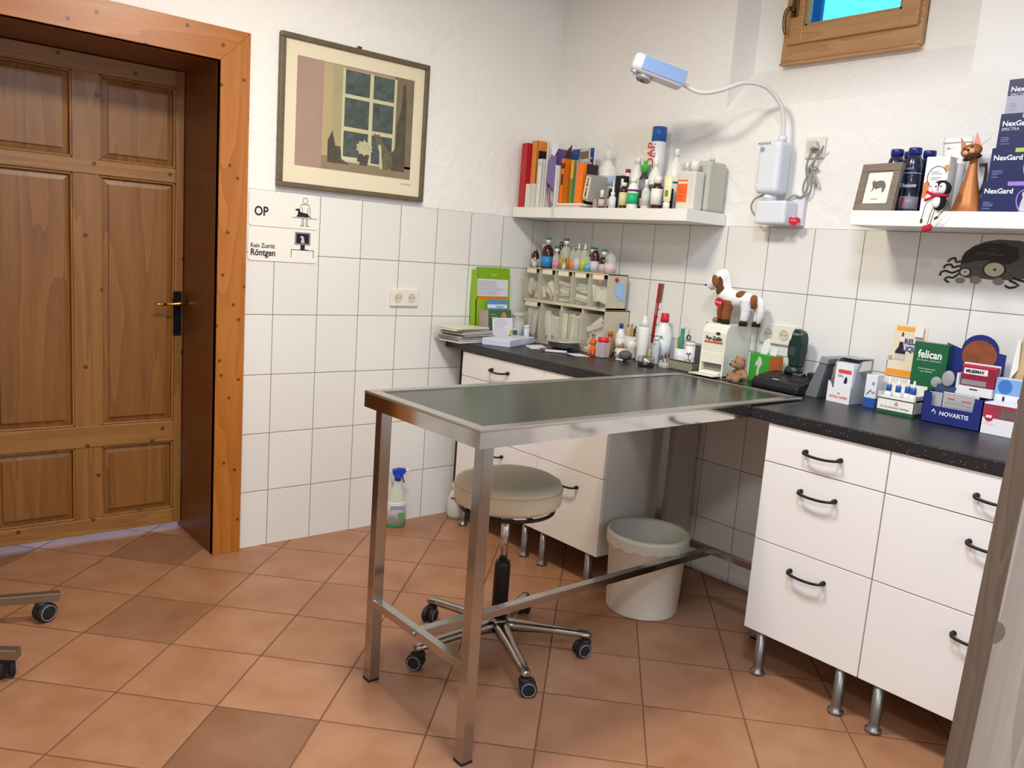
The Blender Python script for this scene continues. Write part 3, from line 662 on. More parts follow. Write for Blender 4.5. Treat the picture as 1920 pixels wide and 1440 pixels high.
dropper('slim_white_bottle', 'slim tall white bottle behind the long-tipped eye-drop bottle', -.698, -.205, .010, .130, WP, WP, None, .05)
b = carton('black_carton', 'black carton standing behind the small front bottles', 'box', (-.165, -.640, S1), .046, .045, .150, C('#14201a', .5))
bottle('red_capped_bottle', 'white bottle with a red cap behind the black carton', 'bottle', (-.075, -.605, S1), .018, .190, WP, C('#c22a36'), ch=.014, cr=.012)
bottle('syrup_bottle', 'brown bottle with white cap and cream label left of the green-labelled one', 'bottle', (-.215, -.722, S1), .019, .112, AMB, WP, cr=.012, ch=.014, sh=.22, lab=C('#e3d29c'), lz=(.12, .62))
b = bottle('green_label_bottle', 'white bottle with bright green label and purple band, middle of the shelf', 'bottle', (-.225, -.785, S1), .0245, .130, WP, WP, cr=.014, ch=.018, sh=.3, lab=C('#22b573', .4), lz=(.14, .50), bands=[(C('#6a2a6c'), .55, .62)])
bottle('small_brown_bottle', 'tiny brown bottle with pink label right of the green-labelled bottle', 'bottle', (-.19, -.812, S1), .014, .080, AMB, C('#5a2a22'), cr=.010, ch=.01, lab=C('#dcaab0'), lz=(.15, .6))
b = bottle('spray_lotion_bottle', 'white lotion bottle with printed lines behind the green-labelled bottle', 'bottle', (-.112, -.696, S1), .034, .232, WP, WP, cr=.013, ch=.025, sh=.35, nr=.011); lines(b, -.02, .015, [.13, .12, .108, .098], -.0365, INK, h=.002)
b = bottle('funnel_cap_bottle', 'bottle with bright green funnel-shaped cap and black-and-grey label', 'bottle', (-.125, -.752, S1), .022, .215, C('#3c3a40', .4), C('#57b84a', .4), ch=.055, nr=.012, sh=.15, lab=C('#8a8790'), lz=(.3, .62), capprof=[(.014, 0), (.022, .030), (.023, .036), (.010, .038), (.009, .055), (0, .055)])
b = bottle('spray_can', 'tall spray can with blue cap and red vertical lettering, tallest on shelf', 'can', (-.062, -.760, S1), .0335, .368, C('#e4e2e6', .3), C('#1f63b3', .35), cr=.0325, ch=.060, sh=.02, nr=.031)
text('DAP', .056, b, C('#d24a3e'), (-.008, -.0345, .245), (math.pi / 2, -math.pi / 2, 0), bold=.001); lines(b, .003, .018, [.29, .25, .24, .19], -.034, GRY, h=.004)
b = bottle('green_band_bottle', 'white round-shouldered bottle with a dark green band, in front of the spray can', 'bottle', (-.145, -.832, S1), .033, .207, WP, WP, cr=.010, ch=.018, sh=.42, bands=[(C('#1f7a3c'), .36, .52)])
bottle('translucent_bottle', 'small translucent bottle with grey label left of a brown one', 'bottle', (-.225, -.860, S1), .0185, .122, MILK, WP, cr=.009, ch=.03, sh=.3, lab=C('#c9cdc9'), lz=(.1, .6))
bottle('tablet_bottle', 'dark brown bottle with big white cap and white label', 'bottle', (-.225, -.920, S1), .0245, .132, AMB, WP, cr=.018, ch=.026, sh=.2, lab=C('#e6e6e0'), lz=(.12, .62))
b = bottle('black_bottle', 'black square-shouldered bottle with white cap beside the cream tube', 'bottle', (-.195, -.957, S1), .021, .118, C('#151214', .25), WP, cr=.010, ch=.026, sh=.1)
b = bottle('shampoo_bottle', 'tall white bottle with pointed tip and blue line near the shelf middle', 'bottle', (-.10, -.903, S1), .041, .262, WP, WP, cr=.010, ch=.030, sh=.42, nr=.008, bands=[(C('#2a4f9e'), .44, .47)])
# upside-down cream tube
t = thing('cream_tube', 'pale yellow tube standing on its white cap, with a green square', 'tube', (-.238, -.988, S1), WB)
g = G(); g.lathe([(0, 0), (.014, 0), (.014, .024), (.012, .026)], seg=20); g.build('cap', WP, t)
g = G(); g.lathe([(.008, .026), (.018, .032), (.0185, .06), (.0195, .09), (.021, .130)], seg=24, sy=.55); g.build('body', C('#efe6b4', .35), t)
patch(t, -.004, .012, .050, .074, -.0108, C('#4c9a4c')); 
b = square_bottle('square_canister', 'translucent square canister with an orange label', 'canister', (-.205, -1.052, S1), .092, .062, .196, mat('milky_canister', '#d9d6ca', .4), WP, cx=.014, cr=.018, ch=.036, bev=.008)
patch(b, -.043, .010, .030, .104, 0, C('#f26a2e', .4)); patch(b, -.043, .010, .114, .120, 0, C('#f26a2e', .4)); lines(b, -.038, .000, [.08, .07, .056, .050, .04], -.0006, C('#c94f20'), h=.0015)
b = square_bottle('square_canister', 'plain translucent canister with white cap, behind the orange-labelled one', 'canister', (-.105, -.985, S1), .05, .05, .200, mat('milky_canister', '#d9d6ca', .4), WP, cr=.014, ch=.026, bev=.008)
b.location.x = -.135; b.location.y = -.978
b = square_bottle('large_canister', 'large grey translucent canister at the right end of the left shelf', 'canister', (-.135, -1.052, S1), .118, .12, .222, mat('grey_canister', '#bdbcae', .4), mat('milky_canister', '#d9d6ca', .4), cx=.02, cr=.012, ch=.012, bev=.014)

# ---- right shelf
t = thing('picture_frame', 'small grey-brown picture frame with an animal sketch leaning on the shelf', 'picture frame', (-.235, -1.868, S1), WB - .18, rx=-.16)
FR = wood('grey_brown_frame', '#6b5f52', '#85786a', 'x', 20, .6, knots=False)
W_, H_ = .150, .160
g = G()
for (a, b_, c, d) in ((-W_ / 2, W_ / 2, 0, .026), (-W_ / 2, W_ / 2, H_ - .026, H_), (-W_ / 2, -W_ / 2 + .026, .026, H_ - .026), (W_ / 2 - .026, W_ / 2, .026, H_ - .026)): g.box(a, b_, 0, .018, c, d, bev=.0015)
g.build('frame', FR, t); g = G(); g.box(-.05, .05, .008, .012, .025, .136); g.build('sheet', C('#e9e4da', .7), t)
SK = mat('pencil_sketch', '#6e6a64', .8, noise=.6, nscale=90)
shape_patch(t, [(-.028, .098), (-.022, .106), (-.014, .100), (0, .104), (.014, .103), (.024, .094), (.028, .082), (.024, .070), (.020, .062), (.016, .068), (.014, .080), (0, .078), (-.008, .074), (-.014, .080), (-.020, .070), (-.026, .066), (-.021, .078), (-.024, .09)], .0078, SK)
lines(t, -.022, .022, [.042], .0078, INK, h=.0014)
NB = mat('dark_blue_shrink_film', '#141d3c', .2, coat=.5); NC = mat('navy_cap', '#1d2377', .3)
for k, (x, y, lab) in enumerate([(-.150, -1.888, 'dark blue water bottle behind the small picture frame'), (-.085, -1.902, 'dark blue bottle in the back row, left one of the pack'), (-.165, -1.955, 'dark blue front bottle of the pack right beside the white tube'), (-.09, -1.968, 'dark blue bottle in the back row, right one of the pack')]):
    t = thing('drinks_bottle', lab, 'bottle', (x, y, S1), WB, 'pack of dark blue bottles')
    g = G(); g.lathe([(0, 0), (.026, 0), (.029, .006), (.029, .06), (.0275, .066), (.029, .072), (.029, .115), (.0275, .120), (.0285, .126), (.0285, .150), (.024, .172), (.017, .190)], seg=28); g.build('body', NB, t)
    g = G(); g.lathe([(.017, .186), (.0205, .189), (.0205, .206), (.019, .209), (0, .209)], seg=24); g.build('cap', NC, t)
    if k != 1 and k != 3:
        g = G(); g.lathe([(.0293, .012), (.0293, .052)], seg=28); g.build('label_band', mat('grey_pink_label', '#8d8590', .4, noise=.3, nscale=70), t)
        g = G(); g.prism([(-.012, .012), (-.006, .012), (-.005, .03), (-.001, .045), (-.008, .05), (-.013, .035)], -.0302, -.0292); g.build('red_dog_mark', C('#8c2440'), t)
        if k == 2:
            text('Diabete', .017, t, C('#e8ecf4'), (.004, -.0298, .086), shear=.4); g = G(); g.lathe([(.0290, .125), (.0290, .128)], seg=28); g.build('light_ring', C('#9fb0c0'), t)
            text('PURINA', .010, t, C('#aab4c4'), (0, -.0290, .14))
t = thing('lotion_carton', 'white carton with a picture circle, the white cream tube standing before it', 'box', (-.215, -2.055, S1), WB + .0)
g = G(); g.box(-.036, .036, 0, .05, 0, .172, bev=.001); g.build('box_body', CARD, t)
g = G(); g.tube([(.030 * math.cos(a * math.pi / 16) + .004, -.0008, .108 + .034 * math.sin(a * math.pi / 16)) for a in range(2, 32)], .0012, seg=5); g.build('printed_ring', C('#5b5f78'), t)
shape_patch(t, ell(.030, .136, .009, .010), 0, C('#d3934a'), 'fruit_print'); shape_patch(t, [(-.036, .045), (-.026, .042), (-.018, .060), (-.016, .09), (-.024, .098), (-.034, .09)], -.0002, C('#d9803e'), 'orange_print')
lines(t, -.016, .020, [.125, .119, .107, .101], -.0003)
t = thing('cream_tube', 'large white cream tube with flat crimped top, behind the penguin', 'tube', (-.130, -2.070, S1 + .0), WB)
g = G(); m_ = 16; rings = []
bm_ = bmesh.new()
for (z, a, b_) in ((.0, .022, .022), (.03, .026, .024), (.12, .033, .020), (.20, .042, .009), (.222, .0445, .002), (.245, .0445, .0015)):
    rings.append([bm_.verts.new((a * math.cos(2 * math.pi * i / m_), b_ * math.sin(2 * math.pi * i / m_), z)) for i in range(m_)])
for i in range(len(rings) - 1):
    for j in range(m_): f = bm_.faces.new((rings[i][j], rings[i][(j + 1) % m_], rings[i + 1][(j + 1) % m_], rings[i + 1][j])); f.smooth = True
bm_.faces.new(rings[-1]); bm_.faces.new(rings[0][::-1]); g.merge(bm_); g.build('body', WP, t)
text('Pferdesalbe', .012, t, C('#4f6b60'), (0, -.0065, .205), (math.radians(96), 0, 0)); text('Haut &', .009, t, C('#d98b74'), (0, -.010, .186), (math.radians(96), 0, 0)); text('Fellpflege', .009, t, C('#d98b74'), (0, -.012, .174), (math.radians(96), 0, 0))
g = G(); g.box(-.0445, .0445, -.0027, -.0017, .223, .227); g.build('crimp_line', C('#9aa0a0'), t)
carton('white_carton', 'white upright carton just right of the cream tube', 'box', (-.145, -2.124, S1), .026, .05, .190, C('#dedbdc', .5))
b = carton('white_carton', 'white carton with small navy print behind the cat figurine', 'box', (-.145, -2.170, S1), .050, .05, .185, C('#e3e1e4', .5)); text('HC', .016, b, C('#26306a'), (-.006, -.001, .150), bold=.0008)
# cat figurine
COP = mat('rusty_copper_tin', '#b06f3e', .42, .35, noise=.25, nscale=14); COPD = mat('dark_copper_tin', '#3b2a22', .5, .4); PNK = mat('pinkish_copper', '#c98470', .5, .2)
t = thing('cat_figurine', 'copper-coloured tin cat with a cone body and pointed ears', 'figurine', (-.200, -2.155, S1), WB)
g = G(); g.lathe([(0, 0), (.041, 0), (.042, .003), (.036, .03), (.026, .07), (.017, .11), (.012, .14), (.010, .165), (0, .166)], seg=28, sx=1.05, sy=.8); g.build('body', COP, t)
H = Matrix.Translation((-.006, -.012, .185)) @ Matrix.Rotation(-.28, 4, 'Y')
g = G(); g.blob(H @ Vector((0, 0, 0)), (.031, .024, .021), M=Matrix.Rotation(-.28, 4, 'Y')); hd = g.build('head', COP, t)
g = G()
for s in (-1, 1):
    T = bmesh.new(); a = T.verts.new(H @ Vector((s * .030, 0, .008))); b_ = T.verts.new(H @ Vector((s * .008, -.004, .018))); c = T.verts.new(H @ Vector((s * .024, 0, .052))); d = T.verts.new(H @ Vector((s * .018, .008, .012)))
    for f in ((a, b_, c), (b_, d, c), (d, a, c), (a, d, b_)): T.faces.new(f)
    q = G(); q.merge(T); q.build('ear', PNK, hd)
    q = G(); q.blob(H @ Vector((s * .009, -.022, -.006)), (.009, .006, .008), seg=12, rings=8); q.build('cheek', mat('pale_copper', '#d3a184', .45, .2), hd)
    q = G(); q.blob(H @ Vector((s * .011, -.0215, .007)), (.004, .003, .0035), seg=10, rings=6); q.build('eye', COPD, hd)
q = G(); q.blob(H @ Vector((0, -.026, .000)), (.005, .004, .003), seg=10, rings=6); q.build('nose', COPD, hd)
g = G(); g.tube([H @ Vector((.024 * math.cos(a * math.pi / 8), .018 * math.sin(a * math.pi / 8) - .002, -.0215)) for a in range(16)], .0035, closed=True, seg=6); g.build('collar', COPD, t)
g = G(); g.tube([H @ Vector(p) for p in ((.01, -.022, -.004), (.05, -.03, .004), (.07, -.03, .014))], .0006, seg=5); g.build('whisker', COP, hd)
g = G(); g.tube([(.020, .02, .05), (.030, .024, .09), (.031, .022, .135), (.027, .02, .150)], .004, sub=3, seg=8); g.build('tail', COPD, t)
# penguin
t = thing('penguin_toy', 'small felt penguin with red scarf and red feet dangling over the shelf edge', 'toy', (-.266, -2.100, S1 + .0005), WB)
PB = mat('black_felt', '#15151a', .9); PW = mat('white_felt', '#eceaf0', .9); RED = mat('red_felt', '#b5203a', .9)
g = G(); g.blob((0, 0, .026), (.020, .015, .027)); g.build('body', PB, t)
g = G(); g.blob((-.004, -.009, .026), (.014, .009, .019)); g.build('belly', PW, t)
g = G(); g.blob((0, 0, .066), (.030, .020, .026)); hd = g.build('head', PB, t)
g = G(); g.blob((-.012, -.0125, .066), (.0125, .010, .017)); g.blob((.008, -.0125, .066), (.0125, .010, .017)); g.blob((-.002, -.014, .058), (.010, .009, .009)); g.build('face_patch', PW, hd)
for dx in (-.008, .007): g = G(); g.blob((dx, -.022, .071), (.0026, .0015, .0034), seg=10, rings=6); g.build('eye', C('#3a4450'), hd)
g = G(); g.lathe([(.004, 0), (.002, .006), (0, .011)], seg=10, M=Matrix.Translation((-.001, -.021, .063)) @ Matrix.Rotation(math.radians(115), 4, 'X')); g.build('beak', C('#e8a878'), hd)
g = G(); g.tube([(.020 * math.cos(a * math.pi / 8), .016 * math.sin(a * math.pi / 8), .045) for a in range(16)], .005, closed=True, seg=8); g.tube([(-.014, -.013, .044), (-.028, -.014, .052), (-.037, -.014, .056)], .0045, seg=8); g.tube([(-.012, -.015, .042), (-.026, -.017, .034), (-.038, -.018, .029)], .0045, seg=8); g.build('scarf', RED, t)
GRN = mat('dark_green_felt', '#1f4038', .9)
for s, pts, e in ((-1, [(-.018, -.006, .034), (-.034, -.012, .020), (-.036, -.020, -.012), (-.038, -.020, -.026)], (-.038, -.020, -.034)), (1, [(.018, -.006, .034), (.032, -.012, .022), (.022, -.020, -.004), (.012, -.020, -.018)], (.006, -.020, -.024))):
    g = G(); g.tube(pts, .0011, sub=3, seg=6); a = g.build('arm', PB, t); g = G(); g.blob(e, (.004, .002, .008), seg=10, rings=6, M=Matrix.Rotation(.9 if s > 0 else 0, 4, 'Y')); g.build('mitten', GRN, a)
for s in (0, 1):
    g = G(); g.tube([(-.008 + s * .008, -.012, .006), (-.010 + s * .008, -.022, -.004), (-.017 + s * .009, -.023, -.045)], .0011, sub=3, seg=6); a = g.build('leg', PB, t)
    g = G(); g.blob((-.020 + s * .012, -.026, -.058 + s * .004), (.010, .008, .0115), seg=14, rings=8); g.build('red_foot', RED, a)
# stacked tablet boxes
def tick_box(x, y, z, w, h, accent, label, sub=None, full=True, k=0):
    t = carton('medicine_box', label, 'box', (x, y, z), w, .12, h, C('#1c2455', .35), group='stack of navy medicine boxes')
    text('NexGard', .021, t, C('#f2f2f6'), (-w / 2 + .008, -.001, h - .030), align='LEFT', bold=.0004)
    if sub: text('SPECTRA', .012, t, C('#d8d8e4'), (-w / 2 + .008, -.001, h - .046), align='LEFT')
    patch(t, w / 2 - .085, w / 2 - .003, h - .014, h - .002, 0, C(accent, .4))
    g = G(); g.tube([(w / 2 - .030 + .024 * math.cos(a) * (1 + .2 * math.sin(a)), -.0008, .034 + .034 * math.sin(a)) for a in [i * math.pi / 14 for i in range(28)]], .0022, closed=True, seg=5); g.build('printed_loop', C(accent), t)
    shape_patch(t, [(w / 2 - .045, .004), (w / 2 - .042, .03), (w / 2 - .038, .045), (w / 2 - .042, .055), (w / 2 - .036, .064), (w / 2 - .026, .063), (w / 2 - .022, .052), (w / 2 - .024, .044), (w / 2 - .016, .03), (w / 2 - .016, .004)], -.0006, mat('grey_dog_print', '#c6c3c6', .5, noise=.25, nscale=60), 'dog_print')
    lines(t, -w / 2 + .01, -w / 2 + .04, [.03, .025, .02, .012], -.0006, C('#8a90c0'), seed=k)
    return t
tick_box(-.215, -2.275, S1, .155, .093, '#9a7ed0', 'navy medicine box with a violet corner, bottom of the stack', k=1)
tick_box(-.205, -2.280, S1 + .0935, .150, .098, '#a9c94a', 'navy medicine box with lime oval, second from the bottom of the stack', k=2)
tick_box(-.195, -2.283, S1 + .192, .145, .100, '#a9c94a', 'navy medicine box with lime oval, second from the top of the stack', True, k=3)
b = tick_box(-.185, -2.285, S1 + .2925, .140, .100, '#c8dc6a', 'navy and silver medicine box on top of the stack', True, k=4)
patch(b, -.07, .07, .0, .052, -.0001, C('#a8a6b8', .3))
# ================================================================ LAMP ON THE WALL
t = thing('examination_lamp', 'white gooseneck examination lamp with light blue head on the window wall', 'lamp', (0, -1.40, 1.5), 0)
LW = mat('lamp_white', '#dfe2ea', .35); LB = mat('lamp_light_blue', '#86a6d8', .35)
g = G(); g.box(-.02, -.001, -.085, -.02, .015, .13, bev=.004); g.box(-.105, -.015, -.06, .075, .015, .105, bev=.010); g.build('wall_bracket', LW, t)
g = G(); g.cyl((-.072, .035, .105), (-.072, .035, .130), .026, seg=24); g.cyl((-.072, .035, .115), (-.072, .035, .118), .0275, seg=24); g.build('swivel', LW, t)
g = G(); g.box(-.117, -.030, -.016, .084, .130, .330, bev=.020, seg=4)
box_ = g.build('lamp_housing', LW, t)
g = G(); g.cyl((-.1172, .062, .296), (-.1185, .062, .296), .010, seg=24); g.build('power_button', mat('button_blue_grey', '#8fa0bd', .4), box_)
g = G(); g.cyl((-.1172, .068, .162), (-.1185, .068, .162), .004, seg=12); g.build('indicator', C('#f5f5fa', .3), box_)
text('MAXXLITE', .012, box_, GRY, (-.1176, .056, .318), (math.pi / 2, 0, -math.pi / 2), bold=.0002)
g = G(); g.lathe([(.017, .328), (.017, .350), (.011, .353)], -.072, .010, 24); g.build('socket_collar', LW, t)
g = G(); g.tube([(-.072, .010, .35), (-.073, .014, .41), (-.090, .028, .47), (-.14, .065, .525), (-.20, .12, .535), (-.255, .18, .505), (-.298, .245, .494), (-.336, .308, .525)], .0085, sub=5, seg=12)
g.build('gooseneck', mat('neck_grey_white', '#d9d8d6', .4), t)
# head: elongated box pointing away along the neck
HD = Matrix.Translation((-.338, .308, .530)) @ Matrix.Rotation(math.radians(140), 4, 'Z') @ Matrix.Rotation(math.radians(-16), 4, 'Y') @ Matrix.Scale(1.28, 4)
g = G(); g.box(-.005, .165, -.038, .038, -.022, .032, bev=.016, seg=4, M=HD); hd = g.build('lamp_head', LW, t)
g = G(); g.box(.002, .135, .037, .0395, -.014, .026, bev=.001, M=HD); g.box(.002, .135, -.0395, -.037, -.014, .026, bev=.001, M=HD); g.build('blue_side_cover', LB, hd)
g = G(); g.lathe([(.026, 0), (.026, -.012), (.020, -.018), (.018, -.012), (0, -.010)], M=HD @ Matrix.Translation((.115, 0, -.020)), seg=24); g.build('lens', mat('lamp_lens', '#b8b8bc', .15, .6), hd)
for k, (a, b_) in enumerate(((.150, .022), (.150, -.022))): g = G(); g.cyl(HD @ Vector((a, b_, -.021)), HD @ Vector((a, b_, -.026)), .006); g.build('led_spot', C('#ffffff', .1), hd)
# looped cable hanging from the wall socket
g = G(); m_ = mat('grey_cable', '#97958f', .5)
g.tube([(-.075, .06, .128), (-.085, .095, .110), (-.085, .105, .075), (-.075, .085, .045), (-.060, .070, .045)], .0038, sub=4, seg=8)
g.tube([(-.03, -.01, .105), (-.035, -.045, .130), (-.025, -.075, .125), (-.02, -.09, .17), (-.02, -.075, .24), (-.022, -.095, .305), (-.02, -.115, .30), (-.02, -.10, .24), (-.024, -.075, .17), (-.024, -.085, .13), (-.02, -.105, .15), (-.022, -.105, .22), (-.03, -.10, .235), (-.03, -.13, .18), (-.02, -.125, .17), (-.03, -.09, .22), (-.022, -.12, .275), (-.035, -.145, .31)], .0038, sub=5, seg=8)
g.tube([(-.018 - .006 * math.cos(a), -.10 + .02 * math.cos(a), .232 + .006 * math.sin(a)) for a in [i * math.pi / 5 for i in range(10)]], .0035, closed=True, seg=6)
g.build('power_cable', m_, t)
g = G(); g.cyl((-.012, -.094, .318), (-.045, -.094, .318), .018, seg=24, r1=.014); g.cyl((-.040, -.096, .318), (-.036, -.125, .305), .008, seg=12, r1=.005); g.build('plug', C('#c9c7cb', .45), t)
SO = mat('cream_socket_plastic', '#e9e4d6', .35)
def socket(y, z, label, x=0.0, n=1, wall='B', plate=.078):
    t = thing('wall_socket', label, 'socket', (x, y, z) if wall == 'B' else (y, x, z), WB if wall == 'B' else 0)
    w = .081 if n == 1 else .152
    g = G(); g.box(-w / 2, w / 2, -.011, 0, -.040, .040, bev=.004); g.build('plate', SO, t)
    for k in range(n):
        cx = 0 if n == 1 else (-.036 + .072 * k)
        g = G(); g.tube([(cx + .020 * math.cos(a * math.pi / 14), -.0115, .020 * math.sin(a * math.pi / 14)) for a in range(28)], .0018, closed=True, seg=6); g.cyl((cx, -.0112, 0), (cx, -.0118, 0), .0185, seg=28); g.prism([(cx - .006, .014), (cx + .006, .014), (cx + .006, .019), (cx - .006, .019)], -.0125, -.0115)
        ins = g.build('socket_well', mat('socket_well', '#cfc9ba', .5), t)
        for s in (-1, 1): q = G(); q.cyl((cx + s * .0095, -.0118, 0), (cx + s * .0095, -.0122, 0), .0027, seg=10); q.build('contact_hole', INK, ins)
    return t
socket(-1.494, 1.811, 'square cream wall socket holding the lamp plug, high on the plaster', x=.002)
socket(-1.43, 1.088, 'white wall socket on the tiles behind the green box', x=-.001, n=2)
socket(-.861, 1.088, 'white double wall socket on the tiled wall left of the worktop', x=-.001, n=2, wall='A')
t = thing('heart_magnet', 'red plastic heart hanging from the lamp bracket', 'heart', (-.062, -1.478, 1.530), WB)
g = G(); P = [(.024 * math.sin(a) ** 3, .020 * (.8125 * math.cos(a) - .3125 * math.cos(2 * a) - .125 * math.cos(3 * a) - .0625 * math.cos(4 * a))) for a in [i * math.pi / 16 for i in range(32)]]
g.prism(P, -.006, .006); g.build('heart_body', C('#d42233', .3), t); text('TRIXIE', .009, t, C('#f4c0c0'), (0, -.007, .002))
g = G(); g.box(-.003, .003, .006, .045, -.002, .002); g.build('clip', C('#d42233', .3), t)

# ================================================================ SIGNS, PICTURE ON THE LEFT WALL
def sign(x0, x1, z0, z1, label):
    t = thing('door_sign', label, 'sign', ((x0 + x1) / 2, -.001, (z0 + z1) / 2)); w, h = (x1 - x0) / 2, (z1 - z0) / 2
    r = .012; P = []
    for (cx, cz, a0) in ((w - r, h - r, 0), (-w + r, h - r, 90), (-w + r, -h + r, 180), (w - r, -h + r, 270)):
        P += [(cx + r * math.cos(math.radians(a0 + k * 15)), cz + r * math.sin(math.radians(a0 + k * 15))) for k in range(7)]
    g = G(); g.prism(P, -.003, 0); g.build('plate', mat('sign_white', '#f1ede6', .35), t); return t
s1 = sign(-1.612, -1.308, 1.364, 1.502, 'white sign reading OP with figure and dog on a table')
text('OP', .052, s1, INK, (-.100, -.0036, -.012), bold=.0012, sx=.85)
g = G(); y_ = -.0036; g.tube([(.090 + .011 * math.cos(a), y_, .048 + .0115 * math.sin(a)) for a in [i * math.pi / 10 for i in range(20)]], .0009, closed=True, seg=5)
for P in ([(.073, .032), (.106, .032)], [(.073, .032), (.066, .010), (.066, -.008)], [(.106, .032), (.113, .010), (.113, -.010)], [(.078, .018), (.078, -.008)], [(.102, .018), (.102, -.010)], [(.035, -.024), (.145, -.024)], [(.078, -.026), (.078, -.055)], [(.084, -.026), (.084, -.055)], [(.096, -.026), (.096, -.055)], [(.102, -.026), (.102, -.055)], [(.068, -.056), (.086, -.056)], [(.094, -.056), (.112, -.056)]):
    g.tube([(a, y_, b_) for a, b_ in P], .0010, seg=5)
o = g.build('printed_figure', INK, s1); o['kind'] = 'stuff'
shape_patch(s1, [(.050, -.020), (.056, -.014), (.060, .002), (.050, .006), (.044, .009), (.058, .014), (.066, .012), (.066, .003), (.076, -.001), (.100, -.004), (.106, -.010), (.120, -.022), (.104, -.017), (.104, -.020)], -.0034, INK, 'printed_dog')
s2 = sign(-1.612, -1.308, 1.224, 1.361, 'white sign reading Kein Zutritt Röntgen with a monitor drawing')
text('Kein Zutritt', .025, s2, INK, (-.142, -.0036, -.008), align='LEFT', bold=.0004, sx=.85); text('Röntgen', .037, s2, INK, (-.142, -.0036, -.036), align='LEFT', bold=.0009, sx=.85)
patch(s2, .048, .118, .005, .058, -.0032, C('#8a8690', .4), 'monitor_frame'); patch(s2, .055, .111, .012, .052, -.0036, C('#141014', .4), 'monitor_screen')
shape_patch(s2, [(.076, .014), (.092, .014), (.087, .038), (.080, .044), (.070, .038), (.076, .035), (.079, .032), (.075, .020)], -.0040, C('#c9c7cc'), 'dog_silhouette')
patch(s2, .074, .094, -.013, .006, -.0034, INK, 'monitor_foot')
g = G()
for P in ([(.034, -.016), (.134, -.016)], [(.034, -.016), (.034, -.048)], [(.134, -.016), (.134, -.048)], [(.074, -.014), (.11, -.014)]): g.tube([(a, y_, b_) for a, b_ in P], .0012, seg=5)
o = g.build('printed_table', INK, s2); o['kind'] = 'stuff'

t = thing('framed_picture', 'large framed print of a cat and flower pot at a window, brown frame', 'picture', (-1.151, 0, 1.529)); W_, H_ = .703, .600
FRM = mat('bronze_brown_frame', '#6f6250', .4, .35, noise=.35, nscale=35)
g = G(); f = .021
for (a, b_, c, d) in ((-W_ / 2, W_ / 2, 0, f), (-W_ / 2, W_ / 2, H_ - f, H_), (-W_ / 2, -W_ / 2 + f, f, H_ - f), (W_ / 2 - f, W_ / 2, f, H_ - f)): g.box(a, b_, -.026, -.002, c, d, bev=.003)
g.build('frame', FRM, t); g = G(); g.box(-.012, .012, -.012, -.006, H_ - .002, H_ + .012, bev=.002); g.build('hanger', BRZ, t)
g = G(); g.box(-W_ / 2 + .015, W_ / 2 - .015, -.014, -.004, .015, H_ - .015); g.build('mat_board', mat('cream_mat_board', '#e6dcc0', .6), t)
def art(x0, x1, z0, z1, m, k=0, name='printed_area'): return patch(t, x0, x1, z0, z1, -.0142 - .0002 * k, m, name)
ax, az = -.278, .092; AW, AH = .556, .430       # the printed area
art(ax, ax + AW, az, az + AH, mat('print_mauve', '#a98c80', .7, noise=.12, nscale=8), 1)
art(ax + .118, ax + .17, az + .045, az + AH, mat('print_khaki', '#b7a47e', .7, noise=.1, nscale=9), 2)
art(ax + .16, ax + .22, az + .045, az + AH, mat('print_olive', '#a7a078', .7, noise=.12, nscale=9), 3)
art(ax + .118, ax + AW, az + .002, az + .055, mat('print_sill', '#8f7f66', .7, noise=.2, nscale=14), 3)
art(ax + .455, ax + AW, az + .045, az + AH, mat('print_brown', '#7c6e58', .7, noise=.3, nscale=10), 3)
art(ax + .205, ax + .468, az + .04, az + AH - .012, mat('print_cream', '#c9c59e', .7, noise=.06), 4)
PANE = mat('print_pane', '#4c5654', .6, noise=.85, nscale=32)
for (a, b_) in ((.217, .334), (.352, .455)):
    for (c, d) in ((.048, .168), (.185, .303), (.318, .360)): art(ax + a, ax + b_, az + c, az + (d if c < .3 else AH - .014), PANE, 5, 'window_pane_print')
DK = mat('print_shadow', '#544c40', .7, noise=.5, nscale=26)
shape_patch(t, [(ax + .145, az + .03), (ax + .145, az + .12), (ax + .165, az + .16), (ax + .18, az + .10), (ax + .205, az + .10), (ax + .21, az + .05), (ax + .25, az + .03)], -.0157, DK)
shape_patch(t, [(ax + .455, az + .03), (ax + .45, az + .10), (ax + .475, az + .13), (ax + .475, az + .22), (ax + .495, az + .30), (ax + .50, az + .40), (ax + .512, az + .41), (ax + .520, az + .30), (ax + .525, az + .03)], -.0157, DK)
shape_patch(t, [(ax + .30, az + .035), (ax + .335, az + .035), (ax + .345, az + .085), (ax + .29, az + .085)], -.0160, DK, 'flower_pot_print')
FL = mat('print_flowers', '#b9b58f', .7, noise=.4, nscale=70)
shape_patch(t, [(ax + .318 + (.043 if i % 2 else .034) * math.cos(i * math.pi / 10), az + .108 + (.034 if i % 2 else .026) * math.sin(i * math.pi / 10)) for i in range(20)], -.0162, FL, 'flowers_print')
shape_patch(t, [(ax + .405, az + .03), (ax + .398, az + .055), (ax + .392, az + .10), (ax + .378, az + .128), (ax + .370, az + .150), (ax + .362, az + .180), (ax + .374, az + .172), (ax + .388, az + .176), (ax + .402, az + .160), (ax + .410, az + .140), (ax + .435, az + .120), (ax + .458, az + .085), (ax + .462, az + .045), (ax + .44, az + .03)], -.0162, mat('print_cat', '#6a624e', .7, noise=.55, nscale=50), 'cat_print')
shape_patch(t, [(ax + .396, az + .03), (ax + .392, az + .10), (ax + .384, az + .125), (ax + .392, az + .135), (ax + .402, az + .125), (ax + .404, az + .09), (ax + .412, az + .03)], -.0164, C('#c4bd98'), 'cat_chest_print')
